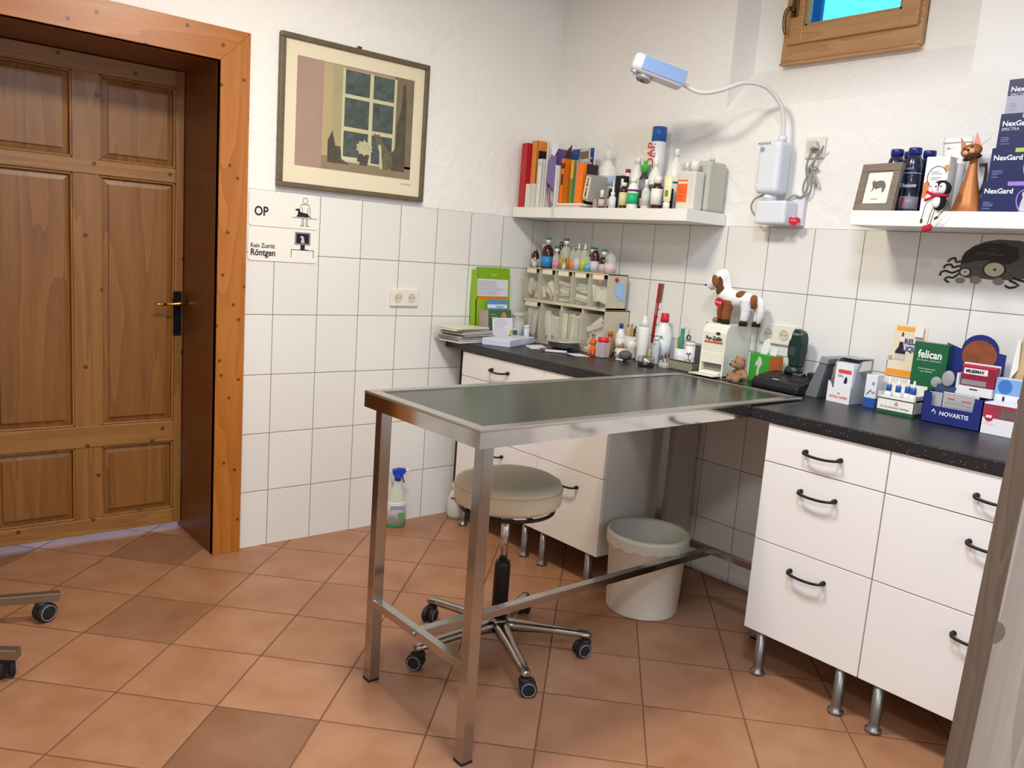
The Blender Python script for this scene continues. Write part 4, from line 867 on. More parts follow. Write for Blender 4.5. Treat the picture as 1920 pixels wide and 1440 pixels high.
art(ax + .215, ax + .285, az + .045, az + .062, C('#cfcaae'), 8, 'sill_light_print'); text('3/150 Maquin', .010, t, GRY, (.26, -.0146, .070))

# ================================================================ TICK STICKER on the tiles (flat decal)
t = thing('tick_sticker', 'dark grey cartoon tick sticker on the tiles under the right shelf', 'sticker', (-.0005, -2.20, 1.42), WB)
TK = mat('sticker_dark', '#2f2a2b', .5, noise=.2, nscale=20); TG = mat('sticker_grey', '#57534f', .5, noise=.3, nscale=30)
def body(cx, cz, a, b, n, p=1): return ell(cx, cz, a, b, n)
shape_patch(t, [(-.117, -.012), (-.115, .008), (-.108, .025), (-.085, .045), (-.05, .062), (-.01, .070), (.05, .068), (.11, .055), (.15, .02), (.15, -.02), (.10, -.048), (.03, -.058), (-.02, -.060), (-.06, -.057), (-.095, -.060), (-.118, -.045)], -.0001, TG, 'sticker_body')
shape_patch(t, [(-.117, -.012), (-.115, .008), (-.108, .025), (-.085, .043), (-.05, .056), (0, .058), (.05, .045), (.06, .01), (.03, -.01), (.0, .0), (-.04, .002), (-.07, -.002), (-.10, -.012)], -.0007, TK, 'shell_print')
shape_patch(t, ell(-.098, -.041, .019, .0155), -.0010, TK, 'eye_outline'); shape_patch(t, ell(-.098, -.041, .0145, .0115), -.0016, C('#d8d2c2'), 'eye_white'); shape_patch(t, ell(-.098, -.040, .003, .0028, 10), -.0022, INK, 'pupil')
shape_patch(t, ell(-.010, -.026, .037, .027), -.0010, TK, 'eye_outline'); shape_patch(t, ell(-.010, -.027, .030, .0225), -.0016, C('#c4bda2'), 'eye_white'); shape_patch(t, ell(-.008, -.027, .005, .0045, 10), -.0022, C('#4a3a2a'), 'pupil')
for (cx, cz, a, b_) in ((-.110, -.069, .016, .010), (-.062, -.064, .018, .013), (.008, -.064, .017, .012)): shape_patch(t, ell(cx, cz, a, b_), -.0012, C('#8b8582'), 'foot_print')
for P in ([(-.118, -.005), (-.132, -.010), (-.136, .004), (-.150, .0), (-.158, -.010)], [(-.118, -.020), (-.140, -.028), (-.145, -.018), (-.165, -.022), (-.168, -.032)], [(-.118, -.035), (-.140, -.046), (-.160, -.040), (-.175, -.045), (-.177, -.058)], [(-.115, -.045), (-.135, -.062), (-.150, -.060), (-.160, -.070), (-.145, -.078)], [(.04, -.058), (.07, -.072), (.045, -.082), (.03, -.075)], [(.05, -.05), (.09, -.06), (.12, -.055)]):
    g = G(); g.tube([(a, -.0012, b_) for a, b_ in P], .0036, seg=5, sub=2); g.build('claw', TK, t)
text('ZECKE', .009, t, C('#8a4a5a'), (-.02, -.0014, .038)); lines(t, -.075, .02, [.026, .020], -.0014, C('#6b6670'))

# ================================================================ LEFT PART OF THE WORKTOP
ZW = .8945
def A_(n, l, cat, x, y, w, d, h, m, rz=0, z=ZW, **k): return carton(n, l, cat, (x, y, z), w, d, h, m, rz=rz, **k)
# magazine file against the tiled wall
t = thing('document_holder', 'green document holder with printed front, leaning on the tiled wall', 'holder', (-.372, -.062, ZW), 0, rx=-.06)
g = G(); g.box(-.105, -.099, 0, .05, 0, .345); g.box(.101, .105, 0, .05, 0, .355); g.box(-.105, .105, .045, .05, 0, .36, bev=.001); g.box(-.105, .105, 0, .004, 0, .20); g.box(-.105, .105, 0, .05, 0, .003); g.build('holder_shell', C('#8cb81e', .35), t)
g = G(); g.box(-.085, .104, .010, .030, .004, .358, bev=.002); g.build('green_brochure', C('#7fae1c', .3), t)
patch(t, -.092, .102, .215, .300, .0095, C('#dedbe2'), 'printed_sheet'); lines(t, -.088, .08, [.29 - i * .006 for i in range(12)], .0088, C('#a9a4b4'), seed=4)
patch(t, -.088, .104, .03, .213, .0085, C('#ea7d14', .4), 'orange_sheet'); text('Futter', .016, t, C('#d6e4a0'), (.01, .0095, .322))
def leaf(label, x, y, w, h, m, rz=0, lean=-.12, n='leaflet', d=.004, z=ZW):
    t = thing(n, label, 'leaflet', (x, y, z), rz, rx=lean); g = G(); g.box(-w / 2, w / 2, 0, d, 0, h, bev=.0006); g.build('sheet', m, t); return t
b = leaf('blue leaflet with white stripe standing in front of the orange sheet', -.360, -.095, .125, .200, C('#5b8fcc', .35)); patch(b, -.0625, .0625, .160, .178, 0, C('#e4ecf4')); text('Impfpass', .014, b, C('#2d4d86'), (.015, -.001, .168)); lines(b, -.03, .045, [.14, .132], -.0002, C('#d4e0f0'))
b = leaf('green leaflet with a small dog picture, behind the white one', -.368, -.125, .145, .155, C('#4b6a48', .35), d=.012)
shape_patch(b, ell(.025, .118, .018, .026), 0, mat('dog_photo', '#b98d5c', .5, noise=.6, nscale=80), 'dog_print'); shape_patch(b, ell(.025, .100, .010, .014), -.0008, C('#ece8e0'), 'dog_muzzle_print'); lines(b, -.06, -.01, [.132, .118], -.0002, C('#b9c8a8'), h=.003)
leaf('thin grey-brown leaflet standing left of the green one', -.455, -.130, .022, .155, C('#a89a8a'), d=.05); 
b = leaf('white leaflet with fine print and lime right edge, frontmost by the paper pack', -.372, -.152, .125, .118, C('#e4e2e6'), lean=-.10, d=.006); lines(b, -.055, .045, [.108 - i * .006 for i in range(15)], 0, C('#b4b0bc'), seed=3); patch(b, .045, .0625, .0, .06, 0, C('#a8c83a')); patch(b, .038, .048, .0, .035, -.0003, INK)
# magazines
rm = random.Random(3)
for k in range(9):
    c_ = ['#d9d4cb', '#b7b2b0', '#8f8c90', '#cfcdc8', '#6f6c76', '#c6c0b0', '#9aa0a8', '#dcd8d4', '#d9d6bb'][k]
    t = thing('magazine', ['lowest magazine of the pile at the wall end of the worktop', 'second magazine from the bottom of the pile', 'third magazine from the bottom of the pile', 'fourth magazine from the bottom of the pile', 'middle magazine of the pile, dark cover', 'fourth magazine from the top of the pile', 'third magazine from the top of the pile', 'second magazine from the top of the pile', 'topmost magazine of the pile, with a yellowish edge'][k], 'magazine', (-.545 + rm.uniform(-.01, .01), -.112 + rm.uniform(-.008, .008), ZW + .0005 + k * .0082), .12 + rm.uniform(-.12, .12), 'pile of magazines by the tiled wall')
    g = G(); g.box(-.125, .085, -.075, .075, .0, .0072, bev=.002); g.build('cover', C(c_, .35), t); g = G(); g.box(-.122, .0865, -.0755, .0755, .0018, .0055); g.build('pages', C('#cfcbc2'), t)
    if k > 6: t.location.x -= .03
t = thing('paper_pack', 'flat pale blue-white pack of paper on the worktop edge', 'paper', (-.385, -.215, ZW), math.radians(27))
g = G(); g.box(-.155, .155, -.072, .072, 0, .030, bev=.002); g.build('wrapped_paper', mat('blue_white_paper', '#cfd3ea', .5), t); g = G(); g.box(-.153, .0, -.0725, .0725, .0301, .0308); g.build('top_sheet', C('#dcdcE6'.lower()), t)
# jar with clip lid
GLS = mat('jar_glass', '#dfe3dc', .05, alpha=.38)
t = thing('clip_jar', 'glass clip-top jar with cotton beside the storage bins', 'jar', (-.232, -.088, ZW), WB)
g = G(); g.lathe([(0, .001), (.036, 0), (.038, .004), (.038, .105), (.033, .118), (.033, .124)], seg=32); g.build('jar_body', GLS, t)
g = G(); g.lathe([(0, .004), (.034, .004), (.035, .09), (.02, .1), (0, .1)], seg=24); g.build('cotton', mat('cotton', '#c9c6bc', .9, bump=.5, bscale=50), t)
g = G(); g.lathe([(.034, .124), (.037, .128), (.037, .136), (.030, .142), (0, .143)], seg=32); lid = g.build('lid', GLS, t)
g = G(); g.tube([(.035 * math.cos(a * math.pi / 12), .035 * math.sin(a * math.pi / 12), .118) for a in range(24)], .0015, closed=True, seg=6); g.tube([(-.012, -.036, .118), (-.012, -.044, .10), (.012, -.044, .10), (.012, -.036, .118)], .0015, seg=6); g.tube([(0, -.036, .13), (0, -.046, .12), (0, -.044, .1)], .0015, seg=6); g.build('clip_wire', CHROME, t)
t = bottle('photo_card_tin', 'small dark tin with blue figures in front of the clip jar', 'tin', (-.265, -.098, ZW), .022, .060, mat('figures_print', '#39507a', .4, noise=.9, nscale=70), C('#d8dce8'), cr=.022, ch=.006, sh=.01, nr=.021)
t = thing('tablet_tube', 'white plastic tube standing right of the clip jar', 'tube', (-.245, -.178, ZW), WB); g = G(); g.lathe([(0, 0), (.0145, 0), (.0150, .074)], seg=24); g.build('tube_body', C('#cfd0e0', .35), t); g = G(); g.lathe([(.0165, .074), (.0165, .084), (.015, .086), (0, .086)], seg=24); g.build('cap', C('#dcdde8', .35), t)
# steel bowl on black base
t = thing('kidney_bowl', 'wide shallow steel bowl in front of the storage bins', 'bowl', (-.270, -.475, ZW), WB)
g = G(); g.lathe([(0, .012), (.035, .010), (.07, .022), (.080, .044), (.0845, .045), (.083, .047), (.076, .045), (.066, .026), (.03, .014), (0, .014)], seg=48); g.build('bowl', mat('bright_satin_steel', '#e6e3da', .38, .85), t)
g = G(); g.lathe([(0, 0), (.058, 0), (.062, .004), (.05, .012), (0, .012)], seg=32); g.build('black_base', C('#17181a', .3), t)
def sheet(label, P, m=None, h=.0008, n='paper_sheet', z=ZW):
    t = thing(n, label, 'paper', (0, 0, z)); g = G(); g.prism(P, .0, h, plane='xy'); g.build('sheet', m or C('#e8e6ee'), t); return t
sheet('white folded paper lying before the paper pack', [(-.335, -.275), (-.235, -.285), (-.285, -.385), (-.385, -.375)])
sheet('small white slip lying by the steel bowl', [(-.37, -.33), (-.33, -.345), (-.36, -.42), (-.40, -.40)], h=.0016)
sheet('white note lying in front of the orange giraffe', [(-.325, -.55), (-.265, -.59), (-.29, -.68), (-.35, -.645)])
t = thing('marker_pen', 'white marker pen with dark pink tip lying on the worktop', 'pen', (-.375, -.535, ZW + .0065), WB + .75); g = G(); g.cyl((-.045, 0, 0), (.055, 0, 0), .0062); g.build('barrel', C('#dcd8e0', .3), t); g = G(); g.cyl((-.045, 0, 0), (-.062, 0, 0), .0058, r1=.004); g.cyl((-.062, 0, 0), (-.075, 0, 0), .003, r1=.001); g.build('tip', C('#8e2a50', .4), t)

# ---------------- storage bins (tilting bins, 5 over 4)
BEI = mat('beige_bin_frame', '#cfc3aa', .45); BIN2 = mat('clear_bin_plastic', '#dcd8c4', .12, alpha=.30); LBL = mat('cream_label', '#ece5c8', .6)
PK = mat('sterile_packets', '#eeebdc', .5, noise=.1, nscale=30)
ox, oy = -.170, -.338; OW = .590
def bins(z0, h, n, depth, name, label, labels):
    t = thing(name, label, 'storage bins', (ox, oy, z0), WB)
    g = G(); q = OW / 2
    g.box(-q, -q + .004, 0, depth, 0, h); g.box(q - .004, q, 0, depth, 0, h, bev=.001); g.box(-q, q, 0, depth, 0, .010); g.box(-q, q, -.004, depth, h - .006, h, bev=.001); g.box(-q, q, depth - .004, depth, 0, h)
    g.build('rack_frame', BEI, t); bw = OW / n
    for k in range(1, n): g = G(); g.box(-q + k * bw - .003, -q + k * bw + .003, -.002, depth - .004, .010, h - .006); g.build('divider', BEI, t)
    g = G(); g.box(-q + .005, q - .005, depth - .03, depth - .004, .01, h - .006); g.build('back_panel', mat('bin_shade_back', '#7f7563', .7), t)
    rn = random.Random(n)
    for k in range(n):
        cx = -q + (k + .5) * bw; w = bw / 2 - .005
        g = G(); zt = h - .030; lean = .016
        pts = [(-.004, .012), (-.004 - lean, zt), (.0, zt + .006), (depth - .045, zt + .004), (depth - .045, .012)]
        g.prism([(a, b_) for a, b_ in pts], cx - w, cx + w, plane='yz')
        bo = g.build('bin_drawer', BIN2, t)
        for j in range(7 if n == 5 else 10):
            g = G(); a = rn.uniform(-.9, .9) if n == 5 and k < 2 else rn.uniform(-.25, .25)
            if n == 5 and k in (2, 3): L_, hh, zc, xx, a = w * .75, .008, .022 + j * .013, 0, rn.uniform(-.15, .15)
            elif n == 5: L_, hh, zc, xx = .008 + rn.uniform(0, .008), rn.uniform(.025, .042), .055 + rn.uniform(-.008, .022), -w * .7 + j * w * .23
            else: L_, hh, zc, xx, a = .010 + rn.uniform(0, .010), rn.uniform(.048, .068), .080 + rn.uniform(-.008, .030), -w * .75 + j * w * .165, rn.uniform(-.18, .18) if k != 3 else rn.uniform(.9, 1.3)
            if n == 4 and k == 3: L_, hh, zc, xx = .012, w * .75, .025 + j * .012, 0
            M = Matrix.Translation((cx + xx, .008 + rn.uniform(0, .03), zc)) @ Matrix.Rotation(a, 4, 'Y') @ Matrix.Rotation(rn.uniform(-.2, .2), 4, 'Z')
            g.box(-L_, L_, -.003, .003, -hh, hh, bev=.0015, M=M)
            g.build('packet', [PK, C('#cfc8b4', .5), C('#dedcd2', .4), C('#d3bfb4', .5), C('#b9cbbd', .5)][(j + k) % 5 if (n == 5 and k in (2, 3)) else j % 3], bo)
        if k in labels: g = G(); g.box(cx - w * .68, cx + w * .68, -.0062, -.0046, h - .029, h - .007); g.build('paper_label', LBL, t)
    return t
LOW = bins(ZW, .206, 4, .168, 'tilt_bin_rack', 'lower beige rack of four clear tilting bins standing on the worktop', [0])
UPR = bins(ZW + .206, .166, 5, .134, 'tilt_bin_rack', 'upper beige rack of five clear labelled bins, bottles on top', [0, 1, 2, 3, 4])
patch(UPR, .255, .275, .020, .038, -.0215, C('#3c4a58'), 'blue_sticker')
for (lx, lab) in ((.262, 'red round magnet at the last label of the upper bins'),):
    t = thing('magnet', lab, 'magnet', (ox - .006, oy - .255, ZW + .206 + .130), WB); g = G(); g.lathe([(0, .0), (.010, 0), (.010, .005), (.008, .008), (0, .009)], M=Matrix.Rotation(math.pi / 2, 4, 'X'), seg=20); g.build('magnet_body', C('#d02a3c', .3), t)
t = thing('magnet', 'red round magnet on the rack side, holding the blue paper cutout', 'magnet', (-.115, oy - OW / 2, ZW + .206 + .142), 0); g = G(); g.lathe([(0, .0), (.010, 0), (.010, .005), (.008, .008), (0, .009)], M=Matrix.Rotation(math.pi / 2, 4, 'X'), seg=20); g.build('magnet_body', C('#c41f36', .3), t)
t = thing('paper_cutout', 'light blue torn paper shape pinned on the side of the bin rack', 'paper', (-.085, oy - OW / 2 - .001, ZW + .206 + .085), 0)
g = G(); g.prism([(-.035, .045), (-.01, .05), (.01, .042), (.028, .045), (.030, .01), (.036, -.02), (.028, -.045), (.010, -.035), (-.006, -.04), (-.014, -.022), (-.030, -.012), (-.037, .02)], -.001, 0); g.build('cutout', C('#9cc4e6', .6), t); lines(t, -.026, .02, [.03 - i * .008 for i in range(7)], -.001, C('#c8dcf0'))
# bottles on the bin rack
ZB = ZW + .3725
def vial(y, x, r, h, body, lab, label, green=False, tip=False, cap=None, liq=None, w=None, **k):
    ch = .030 if green else (.022 if tip else .006)
    t = bottle('medicine_vial', label, 'bottle', (x, y, ZB), r, h, body, cap or (WP if (green or tip) else GOLDP), cr=.009, nr=.008, ch=ch, sh=.33, lab=lab, lz=(.05, .46 * (1 if not green else .85)), collar=GOLDP, group='medicine bottles on top of the bin rack', capprof=([(.006, 0), (.012, .012), (.012, .02), (.009, .021)] if green else ([(.009, 0), (.007, .003), (.003, .008), (.003, ch)] if tip else None)), **k)
    if green: g = G(); g.lathe([(.0125, h - ch + .020), (.0125, h), (.011, h + .002), (0, h + .002)], seg=18); g.build('green_stopper', C('#1c7a4a', .45), t)
    return t
CG = mat('clear_vial_glass', '#d9dccb', .06, alpha=.45)
vial(-.092, -.150, .0195, .092, AMB, C('#d9cfc6'), 'brown bottle with white label, leftmost on the bin rack')
vial(-.112, -.168, .0095, .050, CG, C('#dcd6d0'), 'tiny vial beside the leftmost brown bottle')
t = carton('white_carton', 'small white carton standing behind the leftmost vials', 'box', (-.095, -.098, ZB), .040, .03, .120, C('#d6cfc4'))
vial(-.140, -.130, .017, .098, AMB, C('#cdbcb2'), 'brown bottle half hidden behind the blue-labelled one', cap=C('#3c2c4c'))
vial(-.188, -.155, .030, .150, AMB, C('#2f86c4', .4), 'brown bottle with wide blue label and green stopper', green=True)
vial(-.236, -.110, .015, .135, AMB, None, 'slim dark bottle between blue- and pink-labelled bottles', cap=C('#4a2230'))
vial(-.252, -.150, .020, .110, CG, C('#d98f9c'), 'clear bottle with pink label and small green stopper', green=True)
vial(-.300, -.135, .030, .150, CG, C('#bb9c3c', .4), 'clear bottle with amber-green label and tall green stopper', green=True)
vial(-.325, -.165, .009, .055, CG, C('#d8cfc2'), 'tiny vial in front of the amber-green-labelled bottle')
vial(-.358, -.125, .019, .115, AMB, C('#d4d4c0'), 'brown bottle right of the amber-green one', lz=None) if False else vial(-.358, -.125, .019, .115, AMB, C('#cfd2bc'), 'brown bottle right of the amber-green one')
vial(-.375, -.155, .017, .112, CG, C('#e0805a'), 'clear bottle with orange label, middle of the rack top')
vial(-.404, -.150, .021, .130, CG, C('#c2c6cc'), 'clear bottle with grey label and thin white tip', tip=True)
vial(-.452, -.155, .022, .130, CG, C('#b4c435', .4), 'bottle with yellow-green liquid and thin white tip', tip=True)
vial(-.470, -.120, .018, .118, AMB, None, 'dark bottle with green stopper behind the yellow-green one', green=True)
vial(-.482, -.160, .016, .085, CG, C('#5aaec8', .4), 'small bottle with turquoise label beside the yellow-green one')
vial(-.512, -.145, .021, .115, AMB, C('#c9c8d0'), 'brown bottle with white label third from the right end', green=False, cap=C('#14331f'))
vial(-.560, -.135, .023, .110, AMB, C('#b9b6bc'), 'brown bottle with green stopper near the right end of the rack', green=True)
vial(-.604, -.135, .027, .105, CG, C('#d6bfc0'), 'clear bottle with pinkish label at the right end of the rack')
t = thing('paper_scrap', 'brown torn card lying before the brown bottles on the bin rack', 'card', (-.168, -.545, ZB), WB + .1, rx=-.9); g = G(); g.prism([(-.05, 0), (.05, .0), (.055, .018), (.03, .035), (-.01, .03), (-.045, .012)], 0, .0015); g.build('card', mat('brown_card', '#9c8460', .7, noise=.3, nscale=40), t)

# ================================================================ MIDDLE OF THE WORKTOP
def limb(g, pts, rs, mi=0): g.tube(pts, .01, mi, seg=12, sub=3, rs=rs)
ORG = mat('orange_plush', '#d9682c', .9, bump=.3, bscale=80)
t = thing('giraffe_toy', 'small orange toy giraffe standing in front of the storage bins', 'toy', (-.245, -.648, ZW), WB)
g = G(); g.blob((0, 0, .030), (.018, .014, .018)); g.blob((0, -.002, .062), (.016, .014, .016)); limb(g, [(0, 0, .03), (0, -.002, .06)], [.012, .009]); g.blob((-.006, -.014, .058), (.008, .008, .007))
for dx, dy in ((-.010, -.008), (.010, -.008), (-.010, .008), (.010, .008)): limb(g, [(dx, dy, .026), (dx * 1.2, dy * 1.2, .004)], [.008, .007])
bd = g.build('body', ORG, t)
for s in (-1, 1): q = G(); q.cyl((s * .006, -.002, .076), (s * .007, -.002, .094), .0018, seg=8); q.blob((s * .007, -.002, .095), .004, seg=10, rings=6); q.build('horn', C('#3a2418'), bd); q = G(); q.blob((s * .017, 0, .070), (.007, .003, .004), seg=10, rings=6); q.build('ear', ORG, bd)
t = thing('sample_cup', 'translucent square cup with red screw lid', 'cup', (-.240, -.705, ZW), WB)
g = G(); g.box(-.024, .024, -.024, .024, 0, .070, bev=.005, seg=3); g.build('cup_body', mat('pinkish_clear_plastic', '#cbb9bd', .2, alpha=.75), t); g = G(); g.lathe([(.024, .070), (.0255, .072), (.0255, .088), (.023, .090), (0, .090)], seg=28); g.build('lid', C('#d8242a', .35), t)
b = bottle('tincture_bottle', 'brown bottle with orange-brown top behind the red-lidded cup', 'bottle', (-.140, -.652, ZW), .015, .112, C('#b0763a'), C('#b8722a'), ch=.02, cr=.012)
b = bottle('blue_cap_bottle', 'white bottle with a dark blue cap before the pencils', 'bottle', (-.090, -.668, ZW), .023, .150, WP, C('#23489c', .4), cr=.009, ch=.024, nr=.012, sh=.3, lab=C('#dfe4e0'), lz=(.2, .55)); 
def cup(name, label, x, y, r, h, m, z=ZW):
    t = thing(name, label, 'cup', (x, y, z), WB); g = G(); g.lathe([(0, 0), (r, 0), (r * 1.05, h), (r * .97, h), (r * .93, .004), (0, .004)], seg=28); g.build('cup_body', m, t); return t
cup('pencil_cup', 'white cup holding pencils and pens behind the white spray bottle', -.050, -.700, .030, .095, C('#d8d5cc', .4))
def stick(name, label, cat, x, y, z, L, r, tilt, rzz, m, m2=None, flat=False):
    t = thing(name, label, cat, (x, y, z), rzz, rx=tilt); g = G()
    if flat: g.box(-.008, .008, -.001, .001, 0, L, bev=.0008)
    else: g.cyl((0, 0, 0), (0, 0, L), r, seg=8)
    g.build('shaft', m, t)
    if m2: q = G(); q.cyl((0, 0, L), (0, 0, L + .012), r, seg=8, r1=r * .3); q.build('tip', m2, t)
for (dy, dx, L, c_, c2, tilt, l, fl) in ((.016, -.006, .130, '#d8b82a', '#222222', .05, 'yellow pencil in the white pencil cup', 0), (.010, .008, .135, '#c9a82a', '#2a4a6a', -.03, 'dark-ended yellow pencil at the back of the pencil cup', 0), (-.002, -.008, .145, '#c79a70', None, .02, 'wooden spatula in the pencil cup', 1), (-.014, .002, .128, '#1d3a24', '#101010', -.04, 'dark green pen in the pencil cup', 0), (-.020, -.004, .125, '#15151a', None, .03, 'black pen at the right side of the pencil cup', 0)):
    stick('wooden_spatula' if fl else 'pencil', l, 'spatula' if fl else 'pencil', -.050 + dx, -.700 + dy, ZW + .006, L, .0036, tilt, WB, C(c_, .5), C(c2) if c2 else None, fl)
t = thing('comb', 'brown grooming comb standing behind the white spray bottle', 'comb', (-.030, -.765, ZW), WB); g = G(); g.box(-.014, -.009, 0, .004, 0, .145); g.box(-.009, .010, 0, .004, .118, .146, bev=.001); g.build('comb_back', C('#5a3c2c', .5), t); g = G(); g.box(-.018, -.014, 0, .004, 0, .14); g.build('metal_edge', C('#d9c9a4', .4), t)
b = thing('ceramic_pot', 'cream pot shaped like an animal with raised ears, behind hedgehog', 'pot', (-.110, -.760, ZW), WB)
CRM = mat('cream_ceramic', '#e4dfd0', .3); g = G(); g.lathe([(0, 0), (.022, 0), (.026, .01), (.025, .05), (.030, .056), (.026, .075), (.012, .088), (0, .090)], seg=28); g.build('pot_body', CRM, b)
for s in (-1, 1): q = G(); q.lathe([(.006, 0), (.004, .012), (0, .022)], seg=10, M=Matrix.Translation((s * .014, -.004, .078)) @ Matrix.Rotation(s * .35, 4, 'Y')); q.build('ear', CRM, b)
b = cup('patterned_mug', 'small white mug with black dabs beside the hedgehog', -.180, -.762, .026, .045, mat('dabbed_ceramic', '#dedad2', .35, noise=.25, nscale=60))
shape_patch(b, [(-.010, .030), (-.004, .034), (-.002, .026), (-.008, .022)], -.0275, INK); shape_patch(b, [(.0, .018), (.008, .024), (.012, .016), (.006, .012)], -.0275, GRY)
b = thing('brown_toy', 'tiny brown and white figure between mug and cream pot', 'toy', (-.140, -.722, ZW), WB); g = G(); g.lathe([(0, 0), (.012, 0), (.013, .02), (.010, .045), (.014, .052), (.010, .066), (0, .07)], seg=16); g.build('body', mat('brown_plush', '#a97a58', .9), b); g = G(); g.blob((0, -.006, .062), (.008, .008, .008)); g.build('white_face', CRM, b)
t = thing('stone_hedgehog', 'grey ribbed round hedgehog ornament with white feet', 'ornament', (-.215, -.822, ZW), WB)
HG = mat('grey_ribbed_stone', '#5a5956', .7, noise=.25, nscale=50); g = G(); prof = [(0, .004)] + [((.030 + (.0008 if i % 2 else -.0008)) * math.cos(a), .026 + (.0225) * math.sin(a)) for i, a in enumerate([(-70 + k * 8) * math.pi / 180 for k in range(20)])] + [(0, .049)]
g.lathe(prof, seg=32); g.build('body', HG, t)
for k in range(4): q = G(); q.blob((-.026 + k * .010, -.026 + k * .001, .005), (.0038, .006, .0045), seg=10, rings=6); q.build('foot', C('#e8e8e6', .4), t)
t = thing('spray_bottle', 'slim white cylindrical spray bottle with clear cap', 'bottle', (-.125, -.838, ZW), WB)
g = G(); g.lathe([(0, 0), (.0245, 0), (.026, .003), (.026, .148), (.0245, .154)], seg=32); g.build('body', WP, t)
g = G(); g.lathe([(.017, .154), (.017, .172), (.014, .178), (.008, .180), (.008, .198), (.006, .205), (0, .205)], seg=24); g.build('pump', WP, t); g = G(); g.lathe([(.0225, .153), (.0220, .175), (.0215, .176)], seg=24); g.build('clear_collar', CLR, t)
b = bottle('antiseptic_bottle', 'large white bottle with red screw cap and black lettering', 'bottle', (-.065, -.900, ZW), .037, .222, WP, C('#cf1f2b', .35), cr=.0185, ch=.035, nr=.015, sh=.33, lab=C('#dfe3e6'), lz=(.04, .60), capprof=[(.020, -.003), (.0185, .010), (.0175, .033), (.016, .035), (0, .035)])
text('Baytril 2,5%', .0125, b, INK, (0, -.0385, .118), bold=.0004); lines(b, -.02, .022, [.104, .097], -.0378); patch(b, -.026, .026, .03, .075, -.0374, mat('teal_print', '#9fc3c4', .4), 'teal_print'); patch(b, -.008, .010, .046, .052, -.0382, INK)
t = thing('clear_tube', 'clear and yellow ampoule tube beside the white spray bottle', 'tube', (-.135, -.892, ZW), WB); g = G(); g.lathe([(0, 0), (.009, 0), (.009, .045), (.007, .05), (.007, .062), (0, .063)], seg=18); g.build('tube_body', mat('yellow_clear', '#c9b868', .2, alpha=.8), t); patch(t, -.006, .006, .004, .028, -.0092, CARD)
b = bottle('gel_tube', 'upright translucent gel tube with black dot before the red-capped bottle', 'tube', (-.135, -.925, ZW), .0175, .120, mat('bluish_gel', '#cdd6dc', .2, alpha=.85), WP, cr=.011, ch=.014, sh=.12, sy=.7, seg=24); patch(b, -.002, .002, .085, .091, -.0125, INK)
t = cup('steel_cup', 'small steel dish in front of the red-capped bottle', -.235, -.962, .0345, .040, CHROME)
t = thing('wall_chart', 'narrow red height chart strip on the tiles above the spray bottle', 'chart', (-.003, -.800, 1.125), WB, rx=0, ry=0); t.rotation_euler = (0, 0, WB)
g = G(); g.prism([(-.022, -.155), (.006, -.155), (.014, -.03), (.026, .118), (-.008, .118)], -.001, 0); g.build('strip', C('#e9e6e2'), t); shape_patch(t, [(-.022, -.155), (-.004, -.155), (.004, -.03), (.012, .118), (-.008, .118)], -.0011, C('#9c1f2e', .4), 'red_print'); shape_patch(t, [(.008, .03), (.019, .03), (.026, .118), (.012, .118)], -.0012, mat('photo_print', '#5c6a4c', .5, noise=.9, nscale=60), 'photo_print')
for z in (0, -.035, -.07): shape_patch(t, ell(.009 + z * .06, z, .003, .003, 10), -.0012, INK, 'dot_print')
text('WURMKUR', .011, t, C('#e8c8c8'), (-.006, -.0019, .0), (math.pi / 2, -math.radians(87), 0))
# glass animals / syringes cluster
t = thing('glass_cluster', 'cluster of small glass ampoules with brown tips beside the steel dish', 'ampoules', (-.165, -1.006, ZW), WB)
g = G(); g.lathe([(0, 0), (.027, 0), (.028, .012), (.022, .02), (0, .018)], seg=10, smooth=False); g.build('glass_base', mat('faceted_glass', '#d9d9d6', .08, alpha=.6), t)
for k, (dx, dy, h) in enumerate(((-.018, 0, .040), (-.006, .008, .052), (.006, -.004, .045), (.017, .004, .058), (-.012, -.012, .03))):
    q = G(); q.lathe([(.0055, .012), (.0055, .012 + h * .5), (.003, .014 + h * .6)], dx, dy, 12); am = q.build('ampoule', mat('faceted_glass', '#d9d9d6', .08, alpha=.6), t); q = G(); q.lathe([(.0045, .012 + h * .55), (.003, .012 + h * .85), (0, .012 + h)], dx, dy, 10); q.build('brown_tip', C('#7c3a26', .3), am)
cup('tool_cup', 'white cup with scissors and green-handled tools', -.070, -1.010, .026, .080, C('#e2dfe6', .4))
for (dy, L, c_, r, tl, l, n) in ((.015, .120, '#d8882a', .003, .1, 'orange thin tool at the left of the tool cup', 'thin_tool'), (.007, .125, '#3a8a34', .005, .04, 'green-handled tool in the tool cup', 'green_tool'), (.0, .160, '#2c8a72', .009, .0, 'wide teal-green handled brush in the tool cup', 'green_brush')):
    stick(n, l, 'tool', -.070, -1.010 + dy, ZW + .006, L, r, tl, WB, C(c_, .4))
t = thing('scissors', 'steel scissors with black rings standing in the tool cup', 'scissors', (-.066, -1.028, ZW + .006), WB)
g = G()
for s in (-1, 1): g.tube([(s * .003, 0, .0), (s * .004, 0, .085), (s * .010, 0, .12), (s * .014, 0, .15), (s * .012, 0, .165), (s * .004, 0, .165)], .0018, sub=2, seg=6)
g.build('blades', CHROME, t); g = G(); g.tube([(.014 + .010 * math.cos(a), 0, .125 + .010 * math.sin(a)) for a in [i * math.pi / 8 for i in range(16)]], .0028, closed=True, seg=6); g.build('ring_handle', BLACK, t)
